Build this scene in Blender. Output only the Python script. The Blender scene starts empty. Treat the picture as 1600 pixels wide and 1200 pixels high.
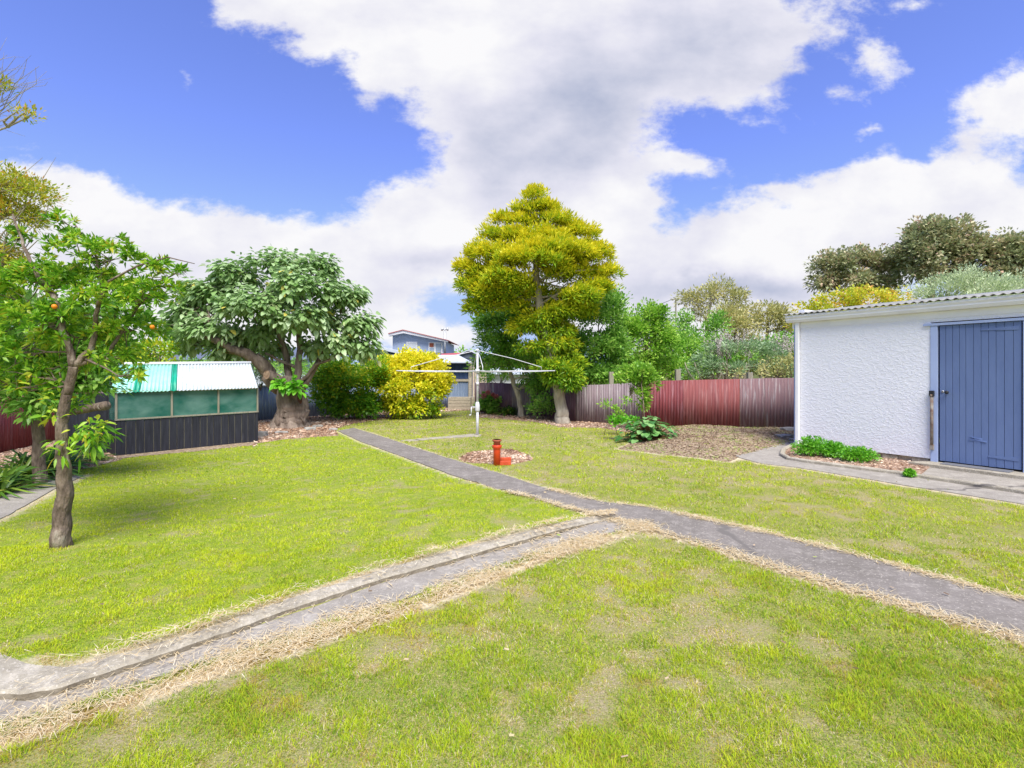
import bpy, math, random
import numpy as np
from mathutils import Vector
R = math.radians
rng = np.random.default_rng(7)
random.seed(7)
scene = bpy.context.scene
col = scene.collection

# ------------------------------------------------------------------ camera, sky, sun, exposure
F = 775.0; HY = 580.0; EYE = 1.5           # focal length in photo pixels, horizon row, eye height
cam_d = bpy.data.cameras.new('camera'); cam = bpy.data.objects.new('camera', cam_d); col.objects.link(cam)
cam_d.sensor_width = 36; cam_d.lens = 36 * F / 1600
cam_d.shift_y = -20 / 1600
cam.location = (0, 0, EYE); cam.rotation_euler = (R(90), 0, 0)
cam_d.clip_start = 0.05; cam_d.clip_end = 3000
scene.camera = cam
scene.view_settings.view_transform = 'Standard'; scene.view_settings.look = 'None'
scene.view_settings.exposure = 1.16; scene.view_settings.gamma = 1
SUN_EL, SUN_DIR = R(57), Vector((0.13, -0.65, 0))
sd = bpy.data.lights.new('sun', 'SUN'); sd.energy = 2.8; sd.angle = R(36); sd.color = (1, 0.96, 0.9)
so = bpy.data.objects.new('sun', sd); col.objects.link(so)
sv = SUN_DIR.normalized() * math.cos(SUN_EL); sv.z = math.sin(SUN_EL)
so.rotation_euler = sv.to_track_quat('Z', 'Y').to_euler()

world = bpy.data.worlds.new('World'); scene.world = world; world.use_nodes = True
world.cycles.sampling_method = 'MANUAL'; world.cycles.sample_map_resolution = 256
SKY_TINT = (.76, .74, 1.2)
CLOUDS = [  # px, py, rx, ry, weight   (directions, given as places in the view from the yard)
    (900, -10, 400, 110, 1.5), (830, 110, 205, 130, 1.5), (810, 225, 140, 115, 1.5), (1120, 60, 150, 110, 1.0), (560, 0, 170, 60, 1.1), (600, 70, 55, 60, .8),
    (1200, 100, 75, 70, .55), (430, -25, 80, 65, .9), (505, 70, 25, 45, .5), (575, 120, 20, 36, .4), (1400, -20, 90, 40, .35),
    (20, 290, 100, 85, 1.2), (130, 340, 130, 80, 1.2), (300, 395, 180, 68, 1.3), (470, 430, 170, 70, 1.2), (590, 440, 90, 65, 1.1), (640, 335, 105, 55, 1.3), (760, 350, 130, 75, 1.2),
    (905, 370, 110, 110, 1.2), (910, 270, 90, 90, 1.0), (975, 310, 45, 40, .7), (150, 480, 230, 90, 1.2),
    (1110, 425, 200, 72, 1.3), (1230, 370, 170, 66, 1.2), (1400, 345, 230, 70, 1.2), (1330, 262, 110, 30, .7), (1560, 195, 95, 72, 1.3), (1610, 120, 55, 60, .8), (1490, 285, 140, 38, .7), (1230, 285, 60, 18, .5),
    (1062, 246, 56, 26, 1.0), (1350, 85, 36, 40, .72), (1400, 125, 34, 34, .55), (1325, 150, 50, 22, .6), (1600, 350, 150, 45, .9), (1350, 470, 460, 50, .8), (280, 110, 20, 42, .5), (1345, 208, 22, 10, .6), (560, 505, 120, 30, .8), (705, 525, 70, 24, .8), (730, 440, 60, 30, .5), (300, 540, 300, 50, 1.0), (1000, 500, 160, 45, 1.0), (1300, 540, 400, 50, 1.0)]
SHADES = [(830, 240, 190, 85, .62), (1090, 60, 190, 100, .75), (900, 140, 120, 110, .35), (1130, 455, 170, 28, .9), (880, 430, 130, 30, .5), (560, 465, 140, 25, .3), (700, 415, 110, 25, .5), (250, 420, 200, 25, .2), (1420, 385, 220, 20, .25), (1500, 250, 90, 25, .25)]
def build_world():
    nt = world.node_tree; nt.nodes.clear(); N = nt.nodes.new; L = nt.links.new
    def m(op, a, b=None, c=None):
        n = N('ShaderNodeMath'); n.operation = op
        for i, v in enumerate((a, b, c)):
            if v is None: continue
            if isinstance(v, (int, float)): n.inputs[i].default_value = v
            else: L(v, n.inputs[i])
        return n.outputs[0]
    def vm(op, a, b, scale=None):
        n = N('ShaderNodeVectorMath'); n.operation = op
        L(a, n.inputs[0])
        if isinstance(b, tuple): n.inputs[1].default_value = b
        elif b is not None: L(b, n.inputs[1])
        return n
    tc = N('ShaderNodeTexCoord'); sp = N('ShaderNodeSeparateXYZ'); L(tc.outputs['Generated'], sp.inputs[0])
    y = m('MAXIMUM', m('ABSOLUTE', sp.outputs[1]), 0.12)
    u = m('DIVIDE', sp.outputs[0], y); v = m('DIVIDE', m('MAXIMUM', sp.outputs[2], -0.05), y)
    cb = N('ShaderNodeCombineXYZ'); L(u, cb.inputs[0]); L(v, cb.inputs[1])
    def noise(scale, det, rough, vec, loc=0):
        n = N('ShaderNodeTexNoise'); n.inputs['Scale'].default_value = scale; n.inputs['Detail'].default_value = det
        n.inputs['Roughness'].default_value = rough; L(vec, n.inputs['Vector']); return n
    st = vm('MULTIPLY', cb.outputs[0], (1.0, 1.5, 1.0)).outputs[0]
    w = noise(3.2, 5, .6, st)
    off = vm('SUBTRACT', w.outputs['Color'], (.5, .5, .5)).outputs[0]
    off = vm('MULTIPLY', off, (.22, .17, 0)).outputs[0]
    P = vm('ADD', cb.outputs[0], off).outputs[0]
    def field(blobs, vec):
        tot = None
        for px, py, rx, ry, wt in blobs:
            a = vm('SUBTRACT', vec, ((px - 800) / F, (HY - py) / F, 0)).outputs[0]
            a = vm('MULTIPLY', a, (F / rx, F / ry, 0)).outputs[0]
            d = vm('DOT_PRODUCT', a, a).outputs['Value']
            g = m('MULTIPLY', m('EXPONENT', m('MULTIPLY', d, -1.15)), wt)
            tot = g if tot is None else m('ADD', tot, g)
        return tot
    fl = field(CLOUDS, P)
    fine = noise(7.5, 8, .66, st)
    dens = m('ADD', fl, m('MULTIPLY', m('SUBTRACT', fine.outputs['Fac'], .5), 2.1))
    mr = N('ShaderNodeMapRange'); mr.interpolation_type = 'SMOOTHSTEP'
    L(dens, mr.inputs['Value']); mr.inputs['From Min'].default_value = .46; mr.inputs['From Max'].default_value = 1.08
    mask = mr.outputs[0]
    sh = field(SHADES, P)
    puff = noise(4.2, 8, .55, vm('ADD', st, (3.1, 1.7, 0)).outputs[0])
    shade = m('ADD', m('MULTIPLY', sh, .85), m('MULTIPLY', m('SUBTRACT', puff.outputs['Fac'], .45), 1.6))
    rp = N('ShaderNodeValToRGB'); L(shade, rp.inputs[0])
    e = rp.color_ramp.elements
    e[0].position = 0.0; e[0].color = (.97, .965, .985, 1); e[1].position = 1; e[1].color = (.42, .47, .64, 1)
    k = e.new(.4); k.color = (.78, .78, .89, 1)
    sc = N('ShaderNodeVectorMath'); sc.operation = 'SCALE'; L(rp.outputs[0], sc.inputs[0]); sc.inputs['Scale'].default_value = CLOUD_LEVEL
    sky = N('ShaderNodeTexSky'); sky.sky_type = 'NISHITA'; sky.sun_disc = False
    sky.sun_elevation = SUN_EL; sky.sun_rotation = math.atan2(SUN_DIR.x, SUN_DIR.y); sky.air_density = 1.0; sky.dust_density = .6; sky.ozone_density = 2.0
    tint = vm('MINIMUM', vm('MULTIPLY', sky.outputs[0], SKY_TINT).outputs[0], (2.0, 2.75, 4.4))
    mx = N('ShaderNodeMix'); mx.data_type = 'RGBA'; L(mask, mx.inputs[0]); L(tint.outputs[0], mx.inputs[6]); L(sc.outputs[0], mx.inputs[7])
    bg = N('ShaderNodeBackground'); bg.inputs[1].default_value = 0.10; L(mx.outputs[2], bg.inputs[0])
    out = N('ShaderNodeOutputWorld'); L(bg.outputs[0], out.inputs[0])
CLOUD_LEVEL = 4.45
build_world()

# ------------------------------------------------------------------ helpers
def G(px, py, z=0.0):                       # the ground point seen at a place of the photo
    Y = F * (EYE - z) / (py - HY); return ((px - 800) / F * Y, Y)
def P3(px, py, Y): return Vector(((px - 800) / F * Y, Y, EYE + (HY - py) / F * Y))
def lin(h):
    c = [int(h[i:i + 2], 16) / 255 for i in (0, 2, 4)]
    return tuple((x / 12.92 if x <= .04045 else ((x + .055) / 1.055) ** 2.4) for x in c) + (1,)
TAB = rng.random((256, 256))
def vnoise(x, y):
    xi = np.floor(x).astype(int); yi = np.floor(y).astype(int); fx = x - xi; fy = y - yi
    fx = fx * fx * (3 - 2 * fx); fy = fy * fy * (3 - 2 * fy)
    a = TAB[xi & 255, yi & 255]; b = TAB[(xi + 1) & 255, yi & 255]; c = TAB[xi & 255, (yi + 1) & 255]; d = TAB[(xi + 1) & 255, (yi + 1) & 255]
    return (a * (1 - fx) + b * fx) * (1 - fy) + (c * (1 - fx) + d * fx) * fy
def fbm(x, y, o=4):
    t = 0; a = .5; s = 0
    for i in range(o): t = t + a * vnoise(x * 2 ** i + 17 * i, y * 2 ** i + 31 * i); s += a; a *= .55
    return t / s
def tag(o, label=None, cat=None, group=None, kind=None):
    if label: o['label'] = label
    if cat: o['category'] = cat
    if group: o['group'] = group
    if kind: o['kind'] = kind
    return o
def empty(name, loc, label, cat, group=None, rz=0):
    o = bpy.data.objects.new(name, None); col.objects.link(o); o.location = loc; o.rotation_euler = (0, 0, rz)
    o.empty_display_size = .1
    return tag(o, label, cat, group)
def link(name, me, mat, parent=None):
    o = bpy.data.objects.new(name, me); col.objects.link(o)
    if mat: me.materials.append(mat)
    if parent:
        o.parent = parent                  # meshes are written in world coordinates, moved into the thing's frame here
        import mathutils
        M = mathutils.Matrix.LocRotScale(parent.location, parent.rotation_euler, None) if parent.parent is None else None
        if M is None:
            g = parent.parent; M = mathutils.Matrix.LocRotScale(g.location, g.rotation_euler, None) if parent.type != 'EMPTY' else M
        me.transform(M.inverted())
    return o
class MB:
    def __init__(s): s.v = []; s.f = []
    def quad(s, a, b, c, d): i = len(s.v); s.v += [tuple(a), tuple(b), tuple(c), tuple(d)]; s.f.append((i, i + 1, i + 2, i + 3))
    def hexa(s, p):                         # 8 corners: bottom 4 ccw, top 4
        i = len(s.v); s.v += [tuple(q) for q in p]
        s.f += [(i + 3, i + 2, i + 1, i), (i + 4, i + 5, i + 6, i + 7)] + [(i + k, i + (k + 1) % 4, i + 4 + (k + 1) % 4, i + 4 + k) for k in range(4)]
    def box(s, c, d, ex=(1, 0), tilt=0):    # centre, size, heading of its x axis in plan
        ex = Vector((ex[0], ex[1], 0)).normalized(); ey = Vector((-ex.y, ex.x, 0)); ez = Vector((0, 0, 1))
        if tilt: q = math.cos(tilt); r = math.sin(tilt); ex, ez = ex * q + ez * r, ez * q - ex * r
        c = Vector(c)
        s.hexa([c + ex * (a * d[0] / 2) + ey * (b * d[1] / 2) + ez * (e * d[2] / 2) for e in (-1, 1) for a, b in ((-1, -1), (1, -1), (1, 1), (-1, 1))])
    def tube(s, pts, rad, n=8, cap=True):
        pts = [Vector(p) for p in pts]; 
        if isinstance(rad, (int, float)): rad = [rad] * len(pts)
        base = len(s.v); up = Vector((0.12, 0.05, 1))
        for i, p in enumerate(pts):
            t = (pts[min(i + 1, len(pts) - 1)] - pts[max(i - 1, 0)]).normalized()
            a = t.cross(up) if abs(t.dot(up.normalized())) < .95 else t.cross(Vector((1, 0, 0)))
            if i and a.dot(pa) < 0 and abs(t.dot(up.normalized())) > .9: a = pa - t * pa.dot(t)
            a.normalize(); 
            if i: a = (pa - t * pa.dot(t)).normalized()
            b = t.cross(a); pa = a
            for k in range(n):
                q = 2 * math.pi * k / n; s.v.append(tuple(p + (a * math.cos(q) + b * math.sin(q)) * rad[i]))
        for i in range(len(pts) - 1):
            for k in range(n):
                s.f.append((base + i * n + k, base + i * n + (k + 1) % n, base + (i + 1) * n + (k + 1) % n, base + (i + 1) * n + k))
        if cap:
            s.f.append(tuple(base + k for k in range(n))[::-1]); s.f.append(tuple(base + (len(pts) - 1) * n + k for k in range(n)))
    def lathe(s, c, prof, n=24):
        s.tube([Vector(c) + Vector((0, 0, z)) for r, z in prof], [r for r, z in prof], n)
    def prism(s, poly, z0, z1):             # plan polygon ccw
        n = len(poly); i = len(s.v)
        s.v += [(x, y, z0) for x, y in poly] + [(x, y, z1 if not callable(z1) else z1(x, y)) for x, y in poly]
        s.f.append(tuple(range(i + n, i + 2 * n))); 
        s.f += [(i + k, i + (k + 1) % n, i + n + (k + 1) % n, i + n + k) for k in range(n)]
    def build(s, name, mat, parent=None, smooth=False, bevel=0):
        me = bpy.data.meshes.new(name); me.from_pydata(s.v, [], s.f); me.validate()
        if smooth:
            me.polygons.foreach_set('use_smooth', [True] * len(me.polygons))
        o = link(name, me, mat, parent)
        if bevel:
            b = o.modifiers.new('bevel', 'BEVEL'); b.width = bevel; b.segments = 2; b.limit_method = 'ANGLE'; b.angle_limit = R(50)
        return o
def np_mesh(name, V, tris, mat, parent=None, attrs=None, smooth=True):
    me = bpy.data.meshes.new(name); me.vertices.add(len(V)); me.vertices.foreach_set('co', np.ascontiguousarray(V, dtype=np.float32).ravel())
    nt_ = len(tris); me.loops.add(nt_ * 3); me.loops.foreach_set('vertex_index', np.ascontiguousarray(tris, dtype=np.int32).ravel())
    me.polygons.add(nt_); me.polygons.foreach_set('loop_start', np.arange(0, nt_ * 3, 3, dtype=np.int32))
    me.polygons.foreach_set('use_smooth', np.full(nt_, smooth))
    for k, a in (attrs or {}).items():
        t = me.attributes.new(k, 'FLOAT', 'POINT'); t.data.foreach_set('value', np.ascontiguousarray(a, dtype=np.float32))
    me.update(); me.validate()
    return link(name, me, mat, parent)
def unit(a): return a / np.maximum(np.linalg.norm(a, axis=-1, keepdims=True), 1e-9)
def rdir(n): return unit(rng.normal(size=(n, 3)))

# ------------------------------------------------------------------ materials
def mat_new(name):
    m = bpy.data.materials.new(name); m.use_nodes = True; nt = m.node_tree; nt.nodes.clear()
    out = nt.nodes.new('ShaderNodeOutputMaterial'); return m, nt, out
def basic(name, c1, c2=None, scale=8, rough=.8, bump=0, bscale=40, metal=0, spec=.3, stretch=(1, 1, 1), detail=6, c3=None, s3=2.0, lo=.35, hi=.65, lo3=.55, hi3=.7, bdist=.01, coat=0):
    m, nt, out = mat_new(name); N = nt.nodes.new; L = nt.links.new
    b = N('ShaderNodeBsdfPrincipled'); L(b.outputs[0], out.inputs[0]); b.inputs['Roughness'].default_value = rough; b.inputs['Metallic'].default_value = metal
    b.inputs['Specular IOR Level'].default_value = spec
    tc = N('ShaderNodeTexCoord'); mp = N('ShaderNodeMapping'); mp.inputs['Scale'].default_value = stretch; L(tc.outputs['Object'], mp.inputs[0])
    def rmp(scale, a, z, det):
        n = N('ShaderNodeTexNoise'); n.inputs['Scale'].default_value = scale; n.inputs['Detail'].default_value = det; n.inputs['Roughness'].default_value = .6; L(mp.outputs[0], n.inputs['Vector'])
        r = N('ShaderNodeMapRange'); L(n.outputs['Fac'], r.inputs[0]); r.inputs[1].default_value = a; r.inputs[2].default_value = z; return r.outputs[0]
    if c2:
        mx = N('ShaderNodeMix'); mx.data_type = 'RGBA'; L(rmp(scale, lo, hi, detail), mx.inputs[0]); mx.inputs[6].default_value = lin(c1); mx.inputs[7].default_value = lin(c2); o = mx.outputs[2]
        if c3:
            m2 = N('ShaderNodeMix'); m2.data_type = 'RGBA'; L(rmp(s3, lo3, hi3, 9), m2.inputs[0]); L(o, m2.inputs[6]); m2.inputs[7].default_value = lin(c3); o = m2.outputs[2]
        L(o, b.inputs['Base Color'])
    else: b.inputs['Base Color'].default_value = lin(c1)
    if bump:
        n = N('ShaderNodeTexNoise'); n.inputs['Scale'].default_value = bscale; n.inputs['Detail'].default_value = 8; L(mp.outputs[0], n.inputs['Vector'])
        bp = N('ShaderNodeBump'); bp.inputs['Strength'].default_value = bump; bp.inputs['Distance'].default_value = bdist; L(n.outputs['Fac'], bp.inputs['Height']); L(bp.outputs[0], b.inputs['Normal'])
    return m
def leafmat(name, cols, trans=.35, gloss=.06, vary=None):
    gloss *= .6; trans = min(.5, trans * 1.25)
    """cols: list of (position, hex) along the per-leaf random number"""
    m, nt, out = mat_new(name); N = nt.nodes.new; L = nt.links.new
    at = N('ShaderNodeAttribute'); at.attribute_name = 'rnd'
    rp = N('ShaderNodeValToRGB'); L(at.outputs['Fac'], rp.inputs[0]); e = rp.color_ramp.elements
    e[0].position = cols[0][0]; e[0].color = lin(cols[0][1]); e[1].position = cols[-1][0]; e[1].color = lin(cols[-1][1])
    for p, c in cols[1:-1]: k = e.new(p); k.color = lin(c)
    d = N('ShaderNodeBsdfDiffuse'); t = N('ShaderNodeBsdfTranslucent'); g = N('ShaderNodeBsdfGlossy'); g.inputs['Roughness'].default_value = .38
    L(rp.outputs[0], d.inputs[0]); L(rp.outputs[0], t.inputs[0])
    a = N('ShaderNodeMixShader'); a.inputs[0].default_value = trans; L(d.outputs[0], a.inputs[1]); L(t.outputs[0], a.inputs[2])
    b = N('ShaderNodeMixShader'); b.inputs[0].default_value = gloss; L(a.outputs[0], b.inputs[1]); L(g.outputs[0], b.inputs[2]); L(b.outputs[0], out.inputs[0])
    return m
M = {}
M['bark'] = basic('bark', '5c4e44', '8a7a6a', 16, .95, 1.0, 34, stretch=(1, 1, .35), c3='a89e8e', s3=9, lo3=.55, hi3=.66, bdist=.035)
M['bark_pale'] = basic('bark_pale', '958a7c', 'b9b0a0', 10, .95, .8, 25, stretch=(1, 1, .3), bdist=.02)
M['bark_brown'] = basic('bark_brown', '6c5342', '8d705a', 10, .95, .8, 25, stretch=(1, 1, .3))
M['bark_old'] = basic('bark_old', '63554b', '9a8a7c', 7, .95, 1.0, 9, stretch=(1, 1, .22), c3='4b4139', s3=2.2, bdist=.08)
M['cut_wood'] = basic('cut_wood', 'b79c82', '8a6f58', 12, .9)
M['asphalt'] = None
M['stucco'] = None
M['white_paint'] = basic('white_paint', 'efeff0', 'e6e6ea', 3, .6)
M['steel'] = basic('galvanised_steel', 'a9acb0', 'c4c6c8', 12, .45, metal=.5)
M['dirty_timber'] = basic('dirty_timber', 'a89c88', 'c0b49e', 12, .9, .5, 50, stretch=(1, 1, 4), c3='8a8070', s3=4)
M['post'] = basic('old_post', '8a8474', '9f9a88', 15, .95, .5, 60, stretch=(2, 2, .3))
M['black_timber'] = basic('black_timber', '26272e', '363740', 10, .8, .5, 45, stretch=(3, 3, .25), c3='5c5d64', s3=7, lo3=.6, hi3=.8)
M['rust'] = basic('rusty_steel', '6b5348', '9a958c', 9, .8, c3='8a5a3a', s3=7)
M['dark'] = basic('dark_metal', '2b2b2e', rough=.5)
M['clay'] = basic('terracotta_paint', 'de4a20', 'cc4420', 7, .42, .1, 30, spec=.5)
M['clay_old'] = basic('bare_terracotta', '96503c', 'a86048', 20, .8, .2, 40)
M['brick'] = basic('painted_brick', 'd05a34', 'b84a2a', 12, .8, .3, 60)
M['rock'] = basic('rock', '8d8a84', 'aaa69e', 6, .95, .8, 20, c3='67635c', s3=4)

def speck(name, c, big=1.7, fine=55, bump=.6):
    m, nt, out = mat_new(name); N = nt.nodes.new; L = nt.links.new
    b = N('ShaderNodeBsdfDiffuse'); L(b.outputs[0], out.inputs[0]); tc = N('ShaderNodeTexCoord')
    def nz(sc, det, r=.6):
        n = N('ShaderNodeTexNoise'); n.inputs['Scale'].default_value = sc; n.inputs['Detail'].default_value = det; n.inputs['Roughness'].default_value = r; L(tc.outputs['Object'], n.inputs[0]); return n.outputs['Fac']
    def mix(f, lo, hi, a, z):
        r = N('ShaderNodeMapRange'); L(f, r.inputs[0]); r.inputs[1].default_value = lo; r.inputs[2].default_value = hi
        x = N('ShaderNodeMix'); x.data_type = 'RGBA'; L(r.outputs[0], x.inputs[0])
        for s_, q in ((6, a), (7, z)):
            if isinstance(q, str): x.inputs[s_].default_value = lin(q)
            else: L(q, x.inputs[s_])
        return x.outputs[2]
    f1 = nz(fine, 4, .75)
    a = mix(nz(big, 10, .7), .35, .68, c[0], c[1]); a = mix(nz(7, 8, .75), .5, .7, a, c[2]); a = mix(f1, .56, .70, a, c[3]); a = mix(nz(fine * .8 + 3, 3, .7), .60, .72, a, c[0])
    v = N('ShaderNodeTexVoronoi'); v.feature = 'DISTANCE_TO_EDGE'; v.inputs['Scale'].default_value = .11; w_ = N('ShaderNodeVectorMath'); w_.operation = 'ADD'; L(tc.outputs['Object'], w_.inputs[0])
    wn = N('ShaderNodeTexNoise'); wn.inputs['Scale'].default_value = 3; wn.inputs['Detail'].default_value = 6; L(tc.outputs['Object'], wn.inputs[0]); sc_ = N('ShaderNodeVectorMath'); sc_.operation = 'SCALE'; sc_.inputs['Scale'].default_value = .35; L(wn.outputs['Color'], sc_.inputs[0]); L(sc_.outputs[0], w_.inputs[1]); L(w_.outputs[0], v.inputs['Vector'])
    a = mix(v.outputs['Distance'], .0045, .0015, a, '736e68')
    L(a, b.inputs[0]); bp = N('ShaderNodeBump'); bp.inputs['Strength'].default_value = bump; bp.inputs['Distance'].default_value = .008; L(f1, bp.inputs['Height']); L(bp.outputs[0], b.inputs['Normal'])
    return m
def asphalt_mat():
    m = speck('worn_path', ('746e66', '88817a', '9c958c', 'bdb5a8'))
    return m
M['asphalt'] = asphalt_mat()
M['concrete'] = speck('concrete', ('8c867d', 'a0998f', 'b3aca0', 'c8c0b2'), 2.5, 70)
M['concrete_light'] = speck('concrete_light', ('958d7e', 'aea694', 'c6beae', 'dcd4c4'), 5, 60, .9)
def stucco_mat():
    m, nt, out = mat_new('white_stucco'); N = nt.nodes.new; L = nt.links.new
    b = N('ShaderNodeBsdfPrincipled'); L(b.outputs[0], out.inputs[0]); b.inputs['Roughness'].default_value = .85
    tc = N('ShaderNodeTexCoord')
    a = N('ShaderNodeTexNoise'); a.inputs['Scale'].default_value = 16; a.inputs['Detail'].default_value = 7; a.inputs['Distortion'].default_value = .9; mp = N('ShaderNodeMapping'); mp.inputs['Scale'].default_value = (1, 1, 1.6); L(tc.outputs['Object'], mp.inputs[0]); L(mp.outputs[0], a.inputs[0])
    r = N('ShaderNodeMapRange'); r.interpolation_type = 'SMOOTHSTEP'; L(a.outputs['Fac'], r.inputs[0]); r.inputs[1].default_value = .42; r.inputs[2].default_value = .62
    c = N('ShaderNodeTexNoise'); c.inputs['Scale'].default_value = 60; c.inputs['Detail'].default_value = 4; L(tc.outputs['Object'], c.inputs[0])
    ad = N('ShaderNodeMath'); ad.operation = 'MULTIPLY_ADD'; L(c.outputs['Fac'], ad.inputs[0]); ad.inputs[1].default_value = .35; L(r.outputs[0], ad.inputs[2])
    bp = N('ShaderNodeBump'); bp.inputs['Strength'].default_value = .36; bp.inputs['Distance'].default_value = .011; L(ad.outputs[0], bp.inputs['Height']); L(bp.outputs[0], b.inputs['Normal'])
    e = N('ShaderNodeTexNoise'); e.inputs['Scale'].default_value = 1.3; e.inputs['Detail'].default_value = 8; L(tc.outputs['Object'], e.inputs[0])
    mx = N('ShaderNodeMix'); mx.data_type = 'RGBA'; L(e.outputs['Fac'], mx.inputs[0]); mx.inputs[6].default_value = lin('e6e6ee'); mx.inputs[7].default_value = lin('ecedf2'); L(mx.outputs[2], b.inputs['Base Color'])
    return m
M['stucco'] = stucco_mat()
def iron(name, c1, c2, c3): return basic(name, c1, c2, 2.2, .7, .15, 30, metal=0, stretch=(4, 4, .35), c3=c3, s3=4.5, lo3=.5, hi3=.72, detail=9)
M['iron_red'] = iron('red_iron', '823f43', '72393f', '966c72')
M['iron_bright'] = iron('bright_red_iron', '8a4c4a', '7a4446', '9c7270')
M['iron_purple'] = iron('faded_iron', '7a6a70', '8a7c82', 'a49e9e')
M['iron_faded'] = iron('weathered_iron', '806466', '70585c', 'a09a9a')
M['iron_blue'] = iron('grey_blue_iron', '74839c', '8493ac', '9aa6b6')
M['iron_dark'] = iron('dark_purple_iron', '664c58', '705462', '84707a')
M['roof_white'] = basic('white_sheet', 'd6dde0', 'c6d0d4', 5, .45, c3='b4c2c4', s3=9, stretch=(1, 1, 1))
M['roof_green'] = basic('green_sheet', '1c9c7c', '2aa889', 5, .3)
M['roof_pale_green'] = basic('pale_green_sheet', '98d8c8', 'aadece', 5, .35)
M['door_blue'] = basic('blue_door_paint', '62759e', '6a7da6', 5, .7, .25, 60, stretch=(1, 1, .3), c3='8291b4', lo3=.66, hi3=.72, s3=2)
M['trim_blue'] = basic('pale_blue_trim', 'a9b9dc', 'a0b0d6', 4, .6)
def glassy():
    m, nt, out = mat_new('green_tinted_sheet'); N = nt.nodes.new; L = nt.links.new
    b = N('ShaderNodeBsdfPrincipled'); b.inputs['Roughness'].default_value = .22
    tc = N('ShaderNodeTexCoord'); n = N('ShaderNodeTexNoise'); n.inputs['Scale'].default_value = 2.6; n.inputs['Detail'].default_value = 9; n.inputs['Distortion'].default_value = .3; mp = N('ShaderNodeMapping'); mp.inputs['Scale'].default_value = (1, 1, 1.6); L(tc.outputs['Object'], mp.inputs[0]); L(mp.outputs[0], n.inputs[0]); gm = N('ShaderNodeMapRange'); L(n.outputs['Fac'], gm.inputs[0]); gm.inputs[1].default_value = .35; gm.inputs[2].default_value = .72
    mx = N('ShaderNodeMix'); mx.data_type = 'RGBA'; L(gm.outputs[0], mx.inputs[0]); mx.inputs[6].default_value = lin('348472'); mx.inputs[7].default_value = lin('8cbcae'); L(mx.outputs[2], b.inputs['Base Color'])
    t = N('ShaderNodeBsdfTransparent'); t.inputs[0].default_value = lin('5fa898')
    a = N('ShaderNodeMixShader'); a.inputs[0].default_value = .5; L(b.outputs[0], a.inputs[1]); L(t.outputs[0], a.inputs[2]); L(a.outputs[0], out.inputs[0])
    return m
M['pane'] = glassy()
M['window'] = basic('window_glass', '8fa0b4', 'aab8c6', 3, .12, spec=.6)
M['curtain'] = basic('drawn_blind', 'cfd2d6', 'bcc2ca', 2, .4)
M['house_blue'] = basic('blue_weatherboard', 'a3b1cc', 'acbad4', 3, .7)
M['house_navy'] = basic('navy_cladding', '3a4c72', '445880', 3, .7)
M['roof_red'] = basic('red_roof', 'a84848', 'b45555', 4, .6)
M['roof_grey'] = basic('pale_roof_iron', 'b4bcc6', 'c4cad2', 4, .5)
M['roof_dark'] = basic('dark_roof', '5a6070', '687080', 4, .6)
M['cream'] = basic('cream_picket', 'b8a58e', 'cdbca6', 8, .8)
M['mat'] = basic('door_mat', '6f7074', '7b7c80', 40, .95, .5, 200)
M['orange_skin'] = basic('orange_peel', 'd97a12', 'e38c1c', 10, .45, .2, 120)
M['soil'] = basic('soil', '6d5d50', '8a7868', 9, 1, .8, 40, c3='a08c78', s3=3, bdist=.02)

# ------------------------------------------------------------------ the plan of the yard (ground polygons)
def gp(lst): return [G(*p) for p in lst]
near_edge = [(528, 674), (560, 689), (620, 711), (700, 741), (800, 774), (925, 805), (1000, 824), (1100, 852), (1200, 885), (1400, 944), (1600, 1003), (1900, 1085)]
far_edge = [(552, 669), (600, 684), (660, 704), (740, 729), (860, 766), (940, 785), (1020, 795), (1110, 815), (1200, 835), (1300, 859), (1450, 899), (1600, 940), (1900, 1018)]
PATH = gp(near_edge) + gp(far_edge)[::-1]
kerb_front = [(-260, 1160), (-120, 1122), (-40, 1105), (0, 1097), (40, 1097), (95, 1086), (150, 1068), (300, 1017), (450, 962), (600, 912), (750, 869), (850, 841), (930, 818), (968, 810)]
kerb_back = [(-260, 1040), (-120, 1030), (-40, 1028), (0, 1036), (40, 1052), (100, 1060), (160, 1046), (310, 1000), (455, 947), (600, 900), (750, 858), (850, 832), (925, 811), (960, 806)]
STRIP = gp(kerb_front) + gp([(1010, 818), (960, 831), (860, 858), (740, 898), (640, 934), (560, 956), (420, 1004), (300, 1042), (200, 1074), (80, 1112), (0, 1136), (-200, 1190)])
KERB = gp(kerb_front) + gp(kerb_back)[::-1]
SHEDPATH = gp([(1148, 714), (1175, 707), (1215, 697), (1243, 688), (1700, 720), (1900, 790), (1900, 838), (1600, 789), (1400, 757), (1245, 731), (1190, 725)])
LEFTPATH = gp([(-300, 880), (-80, 842), (0, 812), (40, 791), (90, 762), (130, 744), (95, 745), (50, 756), (0, 770), (-120, 785), (-300, 800)])
BED_BACK = gp([(395, 700), (403, 693), (440, 687), (490, 683), (528, 681), (524, 671), (548, 663), (600, 655), (650, 649), (700, 643), (735, 641), (735, 634), (600, 638), (510, 646), (400, 655)])
BED_RED = gp([(966, 702), (985, 694), (1010, 682), (1040, 670), (1060, 665), (1150, 669), (1243, 670), (1262, 680), (1250, 690), (1215, 699), (1172, 709), (1148, 717), (1140, 722), (1090, 716), (1020, 708)])
BED_PIPE = [G(775 + 56 * math.cos(a) * (1 + .1 * math.sin(3 * a)), 714.5 + 11.5 * math.sin(a) * (1 + .12 * math.cos(5 * a))) for a in np.linspace(0, 2 * math.pi, 28)[:-1]]
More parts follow.
